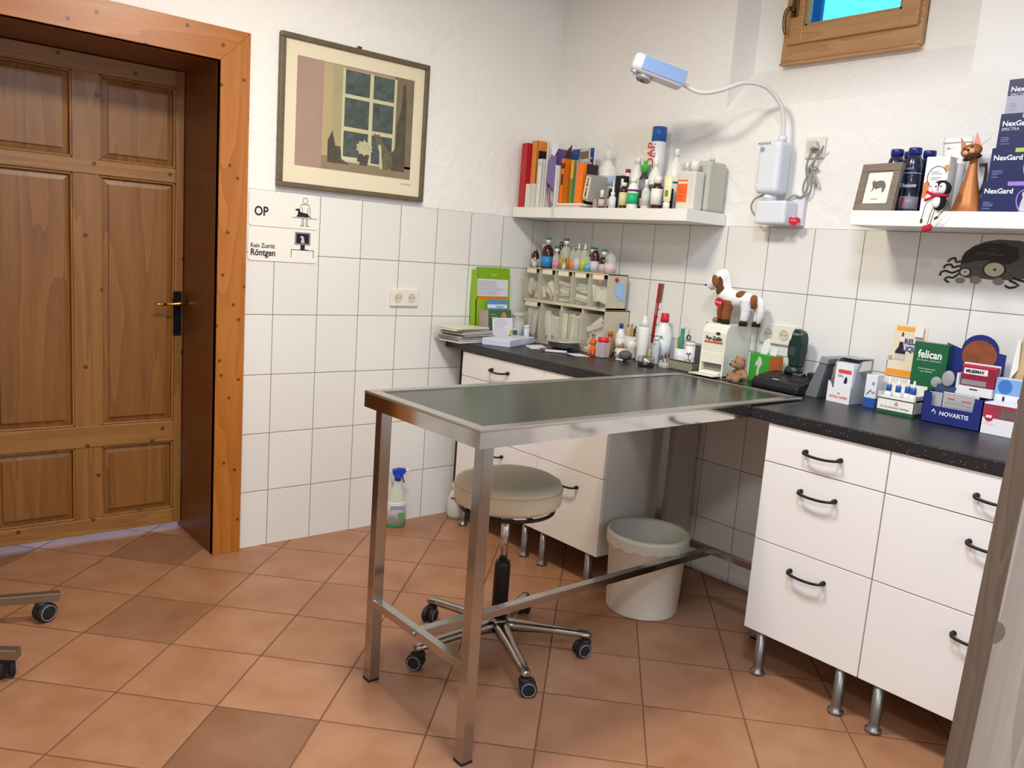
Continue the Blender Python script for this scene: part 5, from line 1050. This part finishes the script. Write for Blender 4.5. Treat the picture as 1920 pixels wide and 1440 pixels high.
b = bottle('white_can', 'white round can with pale printed label beside the tool cup', 'can', (-.062, -1.055, ZW), .0225, .112, WP, WP, cr=.023, ch=.012, nr=.022, sh=.01, lab=C('#d9dce6'), lz=(.1, .6)); 
b = carton('photo_box', 'box printed with a grey night photo of a figure, left of the dispenser', 'box', (-.072, -1.128, ZW), .085, .05, .125, C('#e0ddd6', .45))
patch(b, -.040, .040, .012, .106, 0, mat('grey_photo', '#4a484e', .4, noise=.3, nscale=12), 'photo_print'); shape_patch(b, [(-.002, .03), (.010, .03), (.012, .055), (.008, .075), (.004, .086), (.0, .075), (-.006, .05)], -.0008, C('#19181c'), 'figure_print'); patch(b, -.042, .042, .108, .114, -.0002, GRY)
t = thing('steel_instrument_box', 'low steel box with flanged lid and small candle holder on top', 'box', (-.178, -1.098, ZW), WB)
g = G(); g.box(-.060, .060, 0, .085, 0, .040, bev=.004); g.build('box_body', mat('greenish_steel', '#c4c2ae', .3, .7), t); g = G(); g.box(-.066, .066, -.006, .092, .040, .045, bev=.002); lid = g.build('lid', CHROME, t); g = G(); g.lathe([(.012, .045), (.010, .048), (.003, .052), (.003, .066), (.009, .072), (.010, .078), (0, .078)], .025, .02, 20); g.build('knob', CHROME, lid)

# tissue dispenser with toy animal
t = thing('swab_dispenser', 'cream-white plastic swab dispenser with red underline, toy animal on top', 'dispenser', (-.172, -1.252, ZW), WB)
DSP = mat('dispenser_white', '#ebe6d6', .35); hw = .058
g = G()
P = [(0, 0), (0, .002), (-.002, .178), (.006, .200), (.022, .215), (.152, .215), (.164, .204), (.168, .02), (.168, 0)]
for (xa, xb) in ((-hw, -hw + .008), (hw - .008, hw)): g.prism(P, xa, xb, plane='yz', bev=.0015)
g.prism([(.003, .095), (-.002, .178), (.006, .200), (.022, .215), (.152, .215), (.164, .204), (.168, .02), (.160, .02), (.157, .202), (.02, .207), (.010, .196), (.008, .095)], -hw + .006, hw - .006, plane='yz')
g.box(-hw + .006, hw - .006, .0, .008, .055, .097); g.box(-hw, hw, 0, .16, 0, .008); g.box(-hw + .008, hw - .008, .002, .02, .0, .012)
g.build('dispenser_shell', DSP, t); g = G(); g.box(-hw + .01, hw - .01, .02, .15, .008, .05); g.build('dark_compartment', C('#8a8474', .7), t)
g = G(); g.box(-hw + .012, hw - .012, -.012, .06, .012, .020, bev=.002, M=Matrix.Rotation(.1, 4, 'X')); g.build('swab_sheet', C('#f1efe8', .7), t)
g = G(); g.box(-hw - .010, hw - .004, -.055, .0, .006, .010, bev=.001); g.build('front_flap', DSP, t)
text('Pur-Zellin', .022, t, INK, (.002, -.0035, .155), bold=.0006, sx=.9); g = G(); g.box(-.044, .044, -.0030, -.0012, .138, .143); g.build('red_underline', C('#d8322c', .4), t)
shape_patch(t, ell(.020, .177, .011, .0065), -.0024, C('#3a2a44'), 'oval_emblem')
# horse / pony plush
PW_ = mat('white_plush', '#eae8e8', .95, bump=.35, bscale=120); PBR = mat('brown_plush_fur', '#8a5228', .95, bump=.35, bscale=120); HOOF = mat('black_hoof', '#17140f', .8)
t = thing('plush_pony', 'white and brown plush pony with red tag, standing on the dispenser', 'toy', (-.100, -1.268, ZW + .2155), WB)
t.scale = (1.2, 1.2, 1.2)
g = G()
limb(g, [(.070, .012, .085), (.035, .0, .086), (-.006, -.003, .088), (-.034, -.006, .106), (-.046, -.006, .138)], [.024, .029, .032, .027, .024])     # trunk, neck
limb(g, [(-.048, -.006, .150), (-.070, -.010, .138), (-.092, -.012, .122)], [.030, .025, .019])
for (a, b_) in ((.062, -.014), (.084, .028)): limb(g, [(a, b_, .088), (a + .004, b_, .05), (a, b_, .016)], [.022, .016, .013])
g.blob((-.050, -.006, .152), (.029, .026, .028))
g.build('body', PW_, t, remesh=.0035)
g = G(); limb(g, [(-.002, -.020, .080), (-.004, -.022, .045), (-.002, -.024, .014)], [.023, .0175, .0145]); g.build('front_leg', PBR, t)
g = G(); limb(g, [(-.034, .014, .080), (-.046, .012, .045), (-.046, .014, .014)], [.021, .017, .0145]); g.build('front_leg', PBR, t)
for (a, b_) in ((-.002, -.024), (-.046, .014), (.062, -.014), (.084, .028)): g = G(); g.lathe([(0, 0), (.0145, 0), (.0140, .012), (.012, .015), (0, .016)], a, b_, 16); g.build('hoof', HOOF, t)
g = G(); g.blob((-.044, -.025, .136), (.016, .010, .030), M=Matrix.Rotation(-.25, 4, 'Y')); g.blob((-.036, -.022, .112), (.017, .014, .020)); g.build('brown_cheek', mat('dark_brown_plush', '#5e3c26', .95, bump=.3, bscale=120), t)
g = G(); g.blob((-.054, -.034, .142), (.013, .005, .021), M=Matrix.Rotation(-.35, 4, 'Y')); g.build('ear', PBR, t)
g = G(); g.blob((.038, -.002, .100), (.018, .029, .016)); g.blob((.084, .000, .082), (.012, .018, .024)); g.build('brown_back_patch', PBR, t)
g = G(); g.blob((-.100, -.0235, .124), .0035, seg=10, rings=6); g.build('nostril', HOOF, t)
g = G(); limb(g, [(-.054, -.004, .176), (-.036, -.002, .168), (-.024, 0, .140), (-.014, 0, .112)], [.009, .013, .012, .006]); g.build('mane', PW_, t)
g = G(); limb(g, [(.092, .012, .095), (.104, .012, .080), (.106, .012, .04), (.100, .012, .012)], [.008, .013, .012, .004]); g.build('tail', PW_, t)
g = G(); g.cyl((-.018, -.050, .072), (-.018, -.0515, .072), .0155, seg=24); tg = g.build('red_tag', C('#c01c34', .4), t); text('Gisela', .010, tg, C('#f0d0d4'), (-.018, -.0520, .072), rot=(math.pi / 2, .15, 0)); g = G(); g.cyl((-.016, -.036, .100), (-.018, -.051, .085), .0007, seg=6); g.build('tag_string', C('#f0f0f0'), tg)
t = thing('seashell', 'small brown shell beside the pony on the dispenser', 'shell', (-.135, -1.207, ZW + .2155), WB); g = G(); g.lathe([(.002, 0), (.008, .006), (.012, .014), (.007, .022), (0, .026)], seg=14, M=Matrix.Translation((0, 0, .009)) @ Matrix.Rotation(1.3, 4, 'Y')); g.build('shell_body', mat('brown_shell', '#8a7260', .4, noise=.4, nscale=90), t)
t = carton('black_card', 'black card with a white stripe pinned behind the dispenser', 'card', (-.006, -1.115, 1.05), .075, .003, .065, CARD); t.location.z = ZW + .145
patch(t, -.033, .037, .004, .060, 0, C('#191714'), 'black_print'); shape_patch(t, [(-.036, .035), (.037, .005), (.037, .022), (-.036, .050)], -.0008, C('#d6d2c8'), 'white_stripe')
# teddy
BR_ = mat('light_brown_plush', '#9c7656', .95, bump=.5, bscale=140, noise=.1)
t = thing('teddy_bear', 'small light brown teddy bear sitting at the dispenser corner', 'toy', (-.200, -1.405, ZW), WB - .35)
t.scale = (1.05, 1.05, 1.05)
g = G(); g.blob((.004, .010, .030), (.024, .022, .028)); limb(g, [(-.016, .004, .040), (-.034, -.006, .026), (-.036, -.016, .018)], [.012, .013, .014]); limb(g, [(.022, .004, .040), (.044, -.002, .030), (.050, -.012, .022)], [.012, .012, .012])
g.blob((-.014, -.022, .014), (.015, .018, .014)); g.blob((.020, -.024, .016), (.017, .017, .017)); g.blob((0, 0, .072), (.026, .023, .025)); g.blob((-.006, -.022, .066), (.011, .010, .010)); g.build('body', BR_, t, remesh=.003)
for s in (-1, 1): q = G(); q.blob((s * .021, .004, .092), (.009, .006, .009), seg=12, rings=8); q.build('ear', BR_, t)
q = G(); q.blob((-.010, -.0325, .068), (.004, .003, .005), seg=10, rings=6); q.build('nose', INK, t)
for dx in (-.014, .006): q = G(); q.blob((dx, -.0235, .080), .0025, seg=10, rings=6); q.build('eye', INK, t)
# green box
t = thing('glove_box', 'green and orange tissue box printed with a white figure, behind the teddy', 'box', (-.088, -1.418, ZW), WB - .30)
t.scale = (.95, .95, 1.18)
g = G(); g.box(-.062, .062, 0, .070, 0, .095, bev=.001); g.build('box_body', C('#2f9a2c', .45), t); patch(t, -.060, .060, .002, .093, 0, C('#38a032', .45)); g = G(); g.box(.062, .0627, .002, .070, .0, .094); g.build('orange_side', C('#c86a34', .45), t)
shape_patch(t, [(-.002, .012), (.006, .03), (.004, .045), (.012, .055), (.020, .065), (.014, .078), (.004, .088), (-.006, .086), (-.010, .074), (-.020, .068), (-.022, .050), (-.014, .058), (-.006, .054), (-.010, .036), (-.006, .012)], -.0006, C('#d9cfc4'), 'figure_print')
g = G(); g.prism([(-.035, .094), (.004, .094), (.020, .125), (.006, .150), (-.022, .135)], .03, .033); g.prism([(.0, .094), (.045, .094), (.055, .118), (.02, .122)], .045, .048); g.build('tissue', C('#f4f4f2', .8), t)
# clipper and charging base
CB = mat('charcoal_plastic', '#1c1c1f', .38); CGN = mat('dark_green_plastic', '#16302c', .35)
t = thing('clipper_charger', 'black charging tray of the hair clipper, wide and flat', 'charger', (-.215, -1.572, ZW), WB - .12)
g = G(); P = [(0, 0), (0, .022), (.015, .038), (.13, .060), (.15, .058), (.155, 0)]; g.prism(P, -.108, .108, plane='yz', bev=.005); g.build('tray', CB, t)
g = G(); M = Matrix.Translation((0, .015, .038)) @ Matrix.Rotation(.19, 4, 'X'); g.box(-.105, -.03, .02, .085, -.004, .0035, bev=.004, M=M); g.build('recess', C('#26262a', .5), t); g = G(); g.box(.03, .09, .035, .10, -.004, .004, bev=.004, M=M); g.build('recess', C('#26262a', .5), t)
g = G(); g.box(.025, .060, .06, .095, .0, .018, bev=.002, M=M); g.build('blade_set', CHROME, t); text('oster', .014, t, C('#d0d0d0'), (-.005, .018, .0415), (.19, 0, 0), bold=.0004)
g = G(); g.box(.065, .112, .10, .145, .045, .078, bev=.006); g.build('battery_pack', CB, t)
t = thing('hair_clipper', 'dark green hair clipper standing upright in its charger', 'clipper', (-.080, -1.568, ZW + .060), WB - .12, rx=0)
t.scale = (1.08, 1.08, 1.15)
g = G(); g.lathe([(0, .0), (.034, .0), (.034, .010), (.028, .020), (.024, .024)], seg=20, sy=.85); g.prism([(-.018, .02), (.026, .02), (.030, .08), (.034, .105), (.032, .128), (.022, .142), (-.010, .150), (-.012, .135), (-.016, .11), (-.020, .07)], -.016, .022, bev=.006); g.build('clipper_body', CGN, t)
patch(t, -.016, .010, .060, .088, -.0165, C('#3c4448'), 'switch_plate'); g = G(); g.tube([(-.018, 0, .11), (-.030, 0, .105), (-.032, 0, .06), (-.024, 0, .045)], .003, sub=3, seg=8); g.build('hanging_loop', CB, t); text('Oster', .013, t, C('#aab0b0'), (.004, -.0165, .132))
# grey folded stand
t = thing('display_stand', 'dark grey slanted display stand left of the white leaflet box', 'stand', (-.180, -1.722, ZW), WB - .1)
g = G(); g.prism([(-.042, .0), (.010, .0), (.040, .145), (.012, .150)], 0, .150, bev=.001); g.build('stand_body', mat('dark_grey_card', '#6f6f73', .5, noise=.15, nscale=20), t); g = G(); g.prism([(.006, .130), (.040, .128), (.044, .147), (.012, .152)], -.004, .155); g.build('folded_edge', C('#8f8f92', .5), t)
# white leaflet dispenser (open front)
t = thing('leaflet_box', 'white open display box with cat leaflets and red lettering', 'display', (-.195, -1.822, ZW), WB - .12)
hw = .046; G1 = C('#e9e8ea', .5); GS = C('#a9a9ad', .5)
g = G(); g.prism([(0, 0), (0, .055), (.012, .06), (.020, .120), (.04, .150), (.11, .160), (.11, 0)], -hw, -hw + .002, plane='yz'); g.prism([(0, 0), (0, .055), (.012, .06), (.020, .120), (.04, .150), (.11, .160), (.11, 0)], hw - .002, hw, plane='yz'); g.box(-hw, hw, .108, .11, 0, .160); g.box(-hw, hw, .03, .11, .158, .160); g.box(-hw, hw, 0, .11, 0, .002); g.build('box_shell', GS, t)
g = G(); g.prism([(-hw, 0), (hw, 0), (hw, .070), (-.01, .048), (-.028, .050), (-.036, .068), (-hw, .074)], -.002, 0); g.build('front_lip', G1, t)
g = G(); g.box(-.028, hw - .004, .006, .05, .004, .142, bev=.001); lf = g.build('leaflets', C('#e6e9ee', .35), t)
g = G(); g.box(-.034, -.029, .006, .05, .004, .142); g.build('leaflet_spine', mat('fur_print', '#8d7a5e', .4, noise=.6, nscale=60), lf)
patch(t, -.015, .036, .105, .118, .0055, C('#dc4a48', .4), 'red_bar'); shape_patch(t, [(.010, .072), (.022, .070), (.024, .084), (.020, .096), (.014, .090), (.012, .082)], .0052, C('#1d2440'), 'cat_print'); lines(t, -.015, .01, [.098, .093], .0052, C('#3a6a90'))
text('ROYAL CANIN', .011, t, C('#d86a66'), (.002, -.0028, .020), bold=.0003); text('♛', .01, t, C('#d86a66'), (.002, -.0028, .032))
g = G(); g.prism([(hw, .115), (hw + .045, .130), (hw + .045, .160), (hw + .012, .155)], .03, .033); g.build('side_flap', C('#c2bebe', .5), t); 
# blue and white cartons
b = carton('dental_carton', 'white carton with a blue foot, between leaflet box and cream display', 'box', (-.170, -1.922, ZW), .040, .045, .115, C('#e4e4ea', .45)); patch(b, -.020, .020, 0, .034, 0, C('#2a56a4', .4)); g = G(); g.box(-.0205, -.020, 0, .045, 0, .034); g.box(.020, .0205, 0, .045, 0, .034); g.build('blue_side', C('#2a56a4', .4), b)
g = G(); g.tube([(-.012, -.0012, .045), (.002, -.0012, .062), (.010, -.0012, .050), (.016, -.0012, .058)], .0012, seg=5); g.tube([(.008 + .004 * math.cos(a), -.0012, .085 + .004 * math.sin(a)) for a in [i * math.pi / 6 for i in range(12)]], .0009, closed=True, seg=5); g.build('line_drawing', C('#2a3560'), b)
carton('pale_box', 'pale cream box supporting the orange display behind the tip bottles', 'box', (-.100, -1.985, ZW), .110, .09, .112, C('#e2ddd2', .6))
# cream display with tip bottles
t = thing('counter_display', 'white and green display tray holding white tip bottles', 'display', (-.215, -2.034, ZW), WB)
hw = .062; g = G(); g.box(-hw, hw, 0, .002, .010, .052); g.box(-hw, -hw + .002, 0, .08, .010, .070); g.box(hw - .002, hw, 0, .08, .010, .070); g.box(-hw, hw, .078, .08, .01, .1); g.box(-hw, hw, 0, .08, .008, .010); g.box(-hw, hw, .010, .078, .050, .056); g.build('tray_body', C('#ebe8df', .5), t)
g = G(); g.box(-hw - .0005, hw + .0005, -.0005, .08, 0, .012); g.build('green_base', C('#1c5a34', .45), t); g = G(); g.box(-hw - .0005, hw + .0005, -.0008, .0, .048, .0515); g.build('dark_line', C('#3a3a38'), t)
text('für die schonende Fellpflege', .0085, t, C('#b08a8a'), (0, -.001, .023)); text('♣', .014, t, C('#b5a48a'), (.004, -.001, .036))
for k, (dx, dy) in enumerate(((-.040, .025), (-.008, .025), (.014, .045), (.040, .030))):
    tp = thing('tip_bottle', ['leftmost white tip bottle with blue collar in the tray', 'second white tip bottle with blue collar from the left in the tray', 'third white tip bottle, set further back in the tray', 'rightmost white tip bottle of the tray, by the navy display'][k], 'bottle', (-.215 + dy, -2.034 - dx, ZW + .056), WB, 'tip bottles in the green-footed tray')
    g = G(); g.lathe([(0, 0), (.012, 0), (.0135, .003), (.012, .012), (.0085, .017)], seg=20); g.build('body', WP, tp); g = G(); g.lathe([(.0090, .017), (.0090, .037), (.008, .038)], seg=20); g.build('blue_collar', C('#2c62b4', .4), tp); g = G(); g.lathe([(.006, .038), (.0042, .045), (.0030, .062), (0, .063)], seg=14); g.build('tip', WP, tp)
# orange relax display on the pale box
t = thing('counter_display', 'cream and orange display card with dropper bottle picture', 'display', (-.095, -1.985, ZW + .1125), WB, rx=0)
g = G(); g.box(-.056, .056, .028, .030, 0, .180); g.box(-.056, .056, 0, .002, 0, .055); g.box(-.056, -.054, 0, .03, 0, .07); g.box(.054, .056, 0, .03, 0, .07); g.box(-.056, .056, 0, .03, 0, .002); g.build('display_card', C('#e6d9be', .5), t)
patch(t, -.056, .056, .004, .026, 0, C('#f09a34', .4), 'orange_band'); patch(t, -.050, .012, .158, .174, .028, C('#f0a850', .4), 'orange_band')
text('RELAX-', .026, t, C('#3a3f8c'), (.018, .0268, .122), bold=.0009, sx=.85); text('LIQUID', .026, t, C('#3a3f8c'), (.014, .0268, .097), bold=.0009, sx=.85)
shape_patch(t, [(-.044, .06), (-.012, .06), (-.010, .085), (-.020, .102), (-.022, .120), (-.034, .120), (-.036, .102), (-.046, .085)], .0275, C('#35241f', .3), 'bottle_print'); shape_patch(t, [(-.034, .120), (-.022, .120), (-.021, .138), (-.033, .138)], .0275, C('#e6e2de'), 'collar_print'); shape_patch(t, [(-.031, .138), (-.024, .138), (-.023, .148), (-.027, .156), (-.030, .148)], .0275, C('#6c3030'), 'dropper_print'); patch(t, -.046, -.010, .058, .078, .0270, C('#c9c9cb'), 'label_print')
g = G(); g.box(.016, .045, .018, .026, .142, .176, bev=.001); g.build('leaflet_pocket', C('#e9e6e2', .5), t)
# felican carton
b = carton('green_carton', 'dark green carton with white lettering standing behind the tip bottles', 'box', (-.130, -2.086, ZW + .0555), .110, .028, .190, C('#17603a', .45))
carton('flat_white_box', 'flat white box under the green lettered carton', 'box', (-.130, -2.086, ZW), .10, .027, .055, C('#dcd9d4', .5)); text('felican', .036, b, C('#eef2ea'), (0, -.0012, .150), bold=.0008, sx=.85); text('Die Hunde- und Katzen...', .008, b, C('#cfe0d0'), (0, -.0012, .131)); text('Ernährungskonzept', .007, b, C('#cfe0d0'), (-.004, -.0012, .103)); text('zum Anbeißen', .007, b, C('#cfe0d0'), (-.004, -.0012, .094))
# navy display
NV = C('#1e2a70', .4); SB = mat('blister_silver', '#c9c9cc', .25, .4)
t = thing('counter_display', 'navy blue display box with arched back card showing a brown dog', 'display', (-.222, -2.214, ZW), WB)
hw = .090; g = G(); g.prism([(-hw, 0), (hw, 0), (hw, .098), (.064, .098), (.062, .055), (-.064, .055), (-.066, .098), (-hw, .098)], 0, .0025); g.box(-hw, -hw + .002, 0, .12, 0, .098); g.box(hw - .002, hw, 0, .12, 0, .098); g.box(-hw, hw, 0, .12, 0, .002)
P = [(-hw, 0), (hw, 0), (hw, .235)] + [(.012 + .056 * math.cos(a), .238 + .052 * math.sin(a)) for a in [i * math.pi / 14 for i in range(15)]] + [(-hw, .252)]
g.prism(P, .118, .120); g.build('display_box', NV, t)
shape_patch(t, ell(.012, .222, .052, .050), .1178, mat('brown_dog_photo', '#8a4a2c', .5, noise=.5, nscale=35), 'dog_print'); text('NOVARTIS', .0185, t, C('#e6e8f4'), (.010, -.0008, .034), bold=.0003)
g = G(); g.tube([(-.052 + .006 * math.cos(a), -.001, .034 + .007 * math.sin(a)) for a in [i * math.pi / 6 - 1 for i in range(9)]], .0012, seg=5); g.tube([(-.054, -.001, .034), (-.052, -.001, .046)], .0014, seg=5); g.build('flame_mark', C('#e6e8f4'), t)
bp = thing('blister_pack', 'silver blister sheet with red print standing in the navy box', 'blister', (-.205, -2.222, ZW + .003), WB, 'blister sheets in the navy display'); g = G(); g.box(-.045, .062, 0, .003, 0, .100, bev=.001); g.build('sheet', SB, bp); patch(bp, -.030, -.008, .078, .082, 0, C('#c84a4a')); patch(bp, .012, .040, .076, .080, 0, C('#c84a4a')); lines(bp, -.036, .05, [.07, .064, .055], 0, GRY)
bp = thing('blister_pack', 'silver blister sheet without print, at the left of the navy box', 'blister', (-.208, -2.156, ZW + .003), WB - .08, 'blister sheets in the navy display'); g = G(); g.box(-.022, .020, 0, .003, 0, .095, bev=.001); g.build('sheet', SB, bp)
bp = thing('silver_brush', 'grey oval brush heads with dark handle sticking out of the navy box', 'brush', (-.185, -2.155, ZW + .003), WB, rx=-.08); g = G(); g.blob((.016, 0, .140), (.020, .005, .026)); g.blob((-.024, .014, .122), (.018, .004, .018)); g.build('oval_head', C('#9c9c9e', .4), bp); g = G(); g.prism([(-.01, 0), (.03, 0), (.036, .085), (.045, .115), (-.014, .120), (-.020, .1)], .004, .012); g.build('dark_handle', C('#2f4668', .4), bp)
# wormer box in the navy display
b = thing('tablet_carton', 'white and crimson tablet carton standing in the navy display', 'box', (-.170, -2.245, ZW + .100), WB); g = G(); g.box(-.050, .058, 0, .045, 0, .028); g.box(-.050, -.044, 0, .045, .028, .066); g.box(-.050, .058, .043, .045, .028, .1); g.build('open_carton', C('#e6e4e6', .5), b); g = G(); g.box(-.042, .058, .012, .040, .030, .095, bev=.001); ic = g.build('inner_carton', C('#8e2038', .4), b)
patch(b, -.036, .034, .066, .085, .0118, C('#e9e7ea'), 'white_band'); text('MILBEMAX', .0135, b, INK, (-.003, .0102, .0755), bold=.0004, sx=.85); patch(b, -.040, .034, .032, .048, .0116, C('#8c8688'), 'window_print'); patch(b, -.008, .016, .018, .022, 0, INK); g = G(); g.box(-.042, .058, .011, .012, .088, .096); g.build('red_edge', C('#c22f48', .4), ic)
# boxes at the far right
b = carton('crimson_box', 'white box with crimson band and animal picture, frontmost at the right', 'box', (-.225, -2.360, ZW), .105, .06, .096, C('#e9e7ea', .45)); patch(b, -.0525, .0525, .050, .0915, 0, mat('crimson_photo', '#a03a4c', .4, noise=.35, nscale=18), 'crimson_print'); shape_patch(b, [(-.008, .052), (.0, .075), (-.006, .086), (.006, .082), (.012, .078), (.04, .082), (.0525, .07), (.0525, .054), (.03, .052), (.022, .06), (.010, .050)], -.0006, mat('grey_boar_print', '#6a5e5a', .5, noise=.4, nscale=60), 'animal_print')
shape_patch(b, ell(-.034, .052, .012, .013), -.0011, C('#c02040', .4), 'round_badge'); patch(b, -.042, -.026, .050, .058, -.0018, C('#f0e8ea')); lines(b, -.045, -.01, [.034, .030], 0, C('#e0a8b0'), h=.001)
b = carton('blue_white_box', 'blue and white box printed with bottles, behind the crimson box', 'box', (-.155, -2.368, ZW), .125, .04, .168, C('#e3e4ea', .4)); patch(b, -.0625, .0625, .118, .167, 0, mat('sky_blue_print', '#7fa8d8', .4, noise=.25, nscale=14), 'blue_print'); shape_patch(b, ell(-.035, .142, .020, .022), -.0008, C('#3f74c0', .4), 'round_print')
for dx in (-.035, .008): patch(b, dx - .003, dx + .003, .098, .112, -.0003, INK)
t = thing('treat_bag', 'tan treat bag with white corner and grey top behind the blue box', 'bag', (-.070, -2.385, ZW), WB)
t.scale = (1, 1, 1.22)
g = G(); g.lathe([(0, 0), (.055, 0), (.062, .05), (.066, .15), (.060, .22), (.050, .245)], seg=24, sy=.45); g.box(-.052, .052, -.004, .004, .243, .262, bev=.001); g.build('bag_body', mat('tan_bag', '#c9b182', .4, noise=.2, nscale=20), t); patch(t, -.052, .052, .244, .262, -.0045, C('#9c9a98', .4), 'grey_header'); g = G(); g.prism([(-.066, .13), (-.045, .16), (-.05, .235), (-.058, .235)], -.026, -.022); g.build('white_corner', CARD, t)

# ================================================================ FLOOR ITEMS
t = thing('cleaner_bottle', 'green cleaner spray bottle with blue trigger on the floor', 'bottle', (-.880, -.062, 0), -.35)
GC = mat('green_cleaner', '#4f9d5c', .25, alpha=.9); g = G(); g.lathe([(0, 0), (.044, 0), (.047, .006), (.047, .09)], seg=28, sy=.6); g.build('liquid_part', GC, t)
g = G(); g.lathe([(.047, .09), (.047, .10), (.040, .14), (.026, .19), (.016, .215), (.014, .235)], seg=28, sy=.62); g.build('clear_part', mat('frosted_clear', '#d5dcc8', .3, alpha=.75), t)
g = G(); g.lathe([(.0475, .018), (.0478, .120), (.045, .125)], seg=28, sy=.61); g.bm.faces.ensure_lookup_table(); dl = [f for f in g.bm.faces if f.calc_center_median().y > .004]; bmesh.ops.delete(g.bm, geom=dl, context='FACES'); lb = g.build('label_wrap', C('#d3d4d2', .5), t)
patch(t, -.034, .034, .092, .108, -.0292, C('#8f96b0'), 'label_band'); patch(t, -.034, -.012, .030, .056, -.0292, GRY, 'barcode'); patch(t, .004, .032, .040, .075, -.0292, C('#5c9a60'), 'green_print')
BT = C('#1f3fb4', .4); g = G(); g.lathe([(.016, .228), (.016, .252), (.012, .256)], seg=20); g.prism([(-.022, .250), (.026, .256), (.034, .262), (.036, .285), (.0, .288), (-.028, .280)], -.011, .011, bev=.003); g.prism([(.012, .256), (.022, .256), (.034, .215), (.029, .213)], -.006, .006, bev=.002); tr = g.build('trigger', BT, t); g = G(); g.cyl((.036, 0, .275), (.054, 0, .275), .006, seg=12); g.build('nozzle', WP, tr)
t = thing('cleaning_bottle', 'white and red spray bottle under the left cabinet by the wall', 'bottle', (-.555, -.095, 0), -.8)
g = G(); g.lathe([(0, 0), (.034, 0), (.040, .02), (.042, .09), (.030, .13), (.016, .15)], seg=24, sy=.6); g.build('body', mat('greyish_white_plastic', '#c9ccc6', .35), t); g = G(); g.prism([(-.02, .15), (.02, .15), (.036, .165), (.036, .18), (-.024, .182)], -.01, .01, bev=.003); g.build('trigger', C('#c9c2bc'), t); patch(t, -.02, .015, .105, .115, -.026, C('#b4402a'), 'red_print')
# trolley at the left edge: two square-tube feet with castors
t = thing('instrument_trolley', 'steel trolley frame on black castors reaching in at the left edge', 'trolley', (-2.85, -.50, 0))
SQ = mat('satin_square_tube', '#a29c92', .32, 1.0); x0, y0_ = -2.85, -.50
def bar(p, q, w=.03, h=.03, z=.085):
    a, b_ = Vector((p[0] - x0, p[1] - y0_, z)), Vector((q[0] - x0, q[1] - y0_, z)); d = b_ - a; M = Matrix.Translation(a) @ Matrix.Rotation(math.atan2(d.y, d.x), 4, 'Z')
    g = G(); g.box(0, d.length, -w / 2, w / 2, -h / 2, h / 2, bev=.002, M=M); return g.build('foot_bar', SQ, t)
bar((-2.97, -.165), (-2.372, -.345)); bar((-2.98, -.40), (-2.548, -.705)); bar((-2.97, -.15), (-2.98, -.42))
for (cx, cy, a) in ((-2.425, -.335, .4), (-2.575, -.672, 1.5), (-2.93, -.18, 2), (-2.93, -.44, .9)): caster(t, cx - x0, cy - y0_, .072, a, r=.033)
for (px, py) in ((-2.965, -.16), (-2.975, -.41)): g = G(); g.box(px - x0 - .015, px - x0 + .015, py - y0_ - .015, py - y0_ + .015, .085, .85, bev=.002); g.build('upright', SQ, t)
g = G(); g.box(-.36, .0, -.05, .40, .85, .87, bev=.004); g.build('tray_top', STEEL, t)
# grey wood panel close to the camera, slightly out of plumb
t = thing('wood_panel', 'grey wood-grain upright panel close to the camera at the right edge', 'panel', (-1.985, -3.010, 0), 0)
GW = wood('grey_driftwood_laminate', '#958a81', '#ada298', 'z', 5, .5, knotcol='#5d534b', ks=.6); GE = wood('brown_panel_edge', '#5d5044', '#70635a', 'z', 20, .55, knots=False)
pa = t; pa.location = (-1.992, -2.938, 0); pa.rotation_euler = (math.radians(1.3), math.radians(0.95), math.radians(-36.9))
g = G(); g.box(0, .62, -.0355, -.0345, 0, 1.45); g.box(0.001, .62, -.0345, 0, 0, 1.45); g.build('board', GW, pa)
g = G(); g.box(-.0012, .0, -.0355, 0, 0, 1.45); g.build('edge_band', GE, pa)
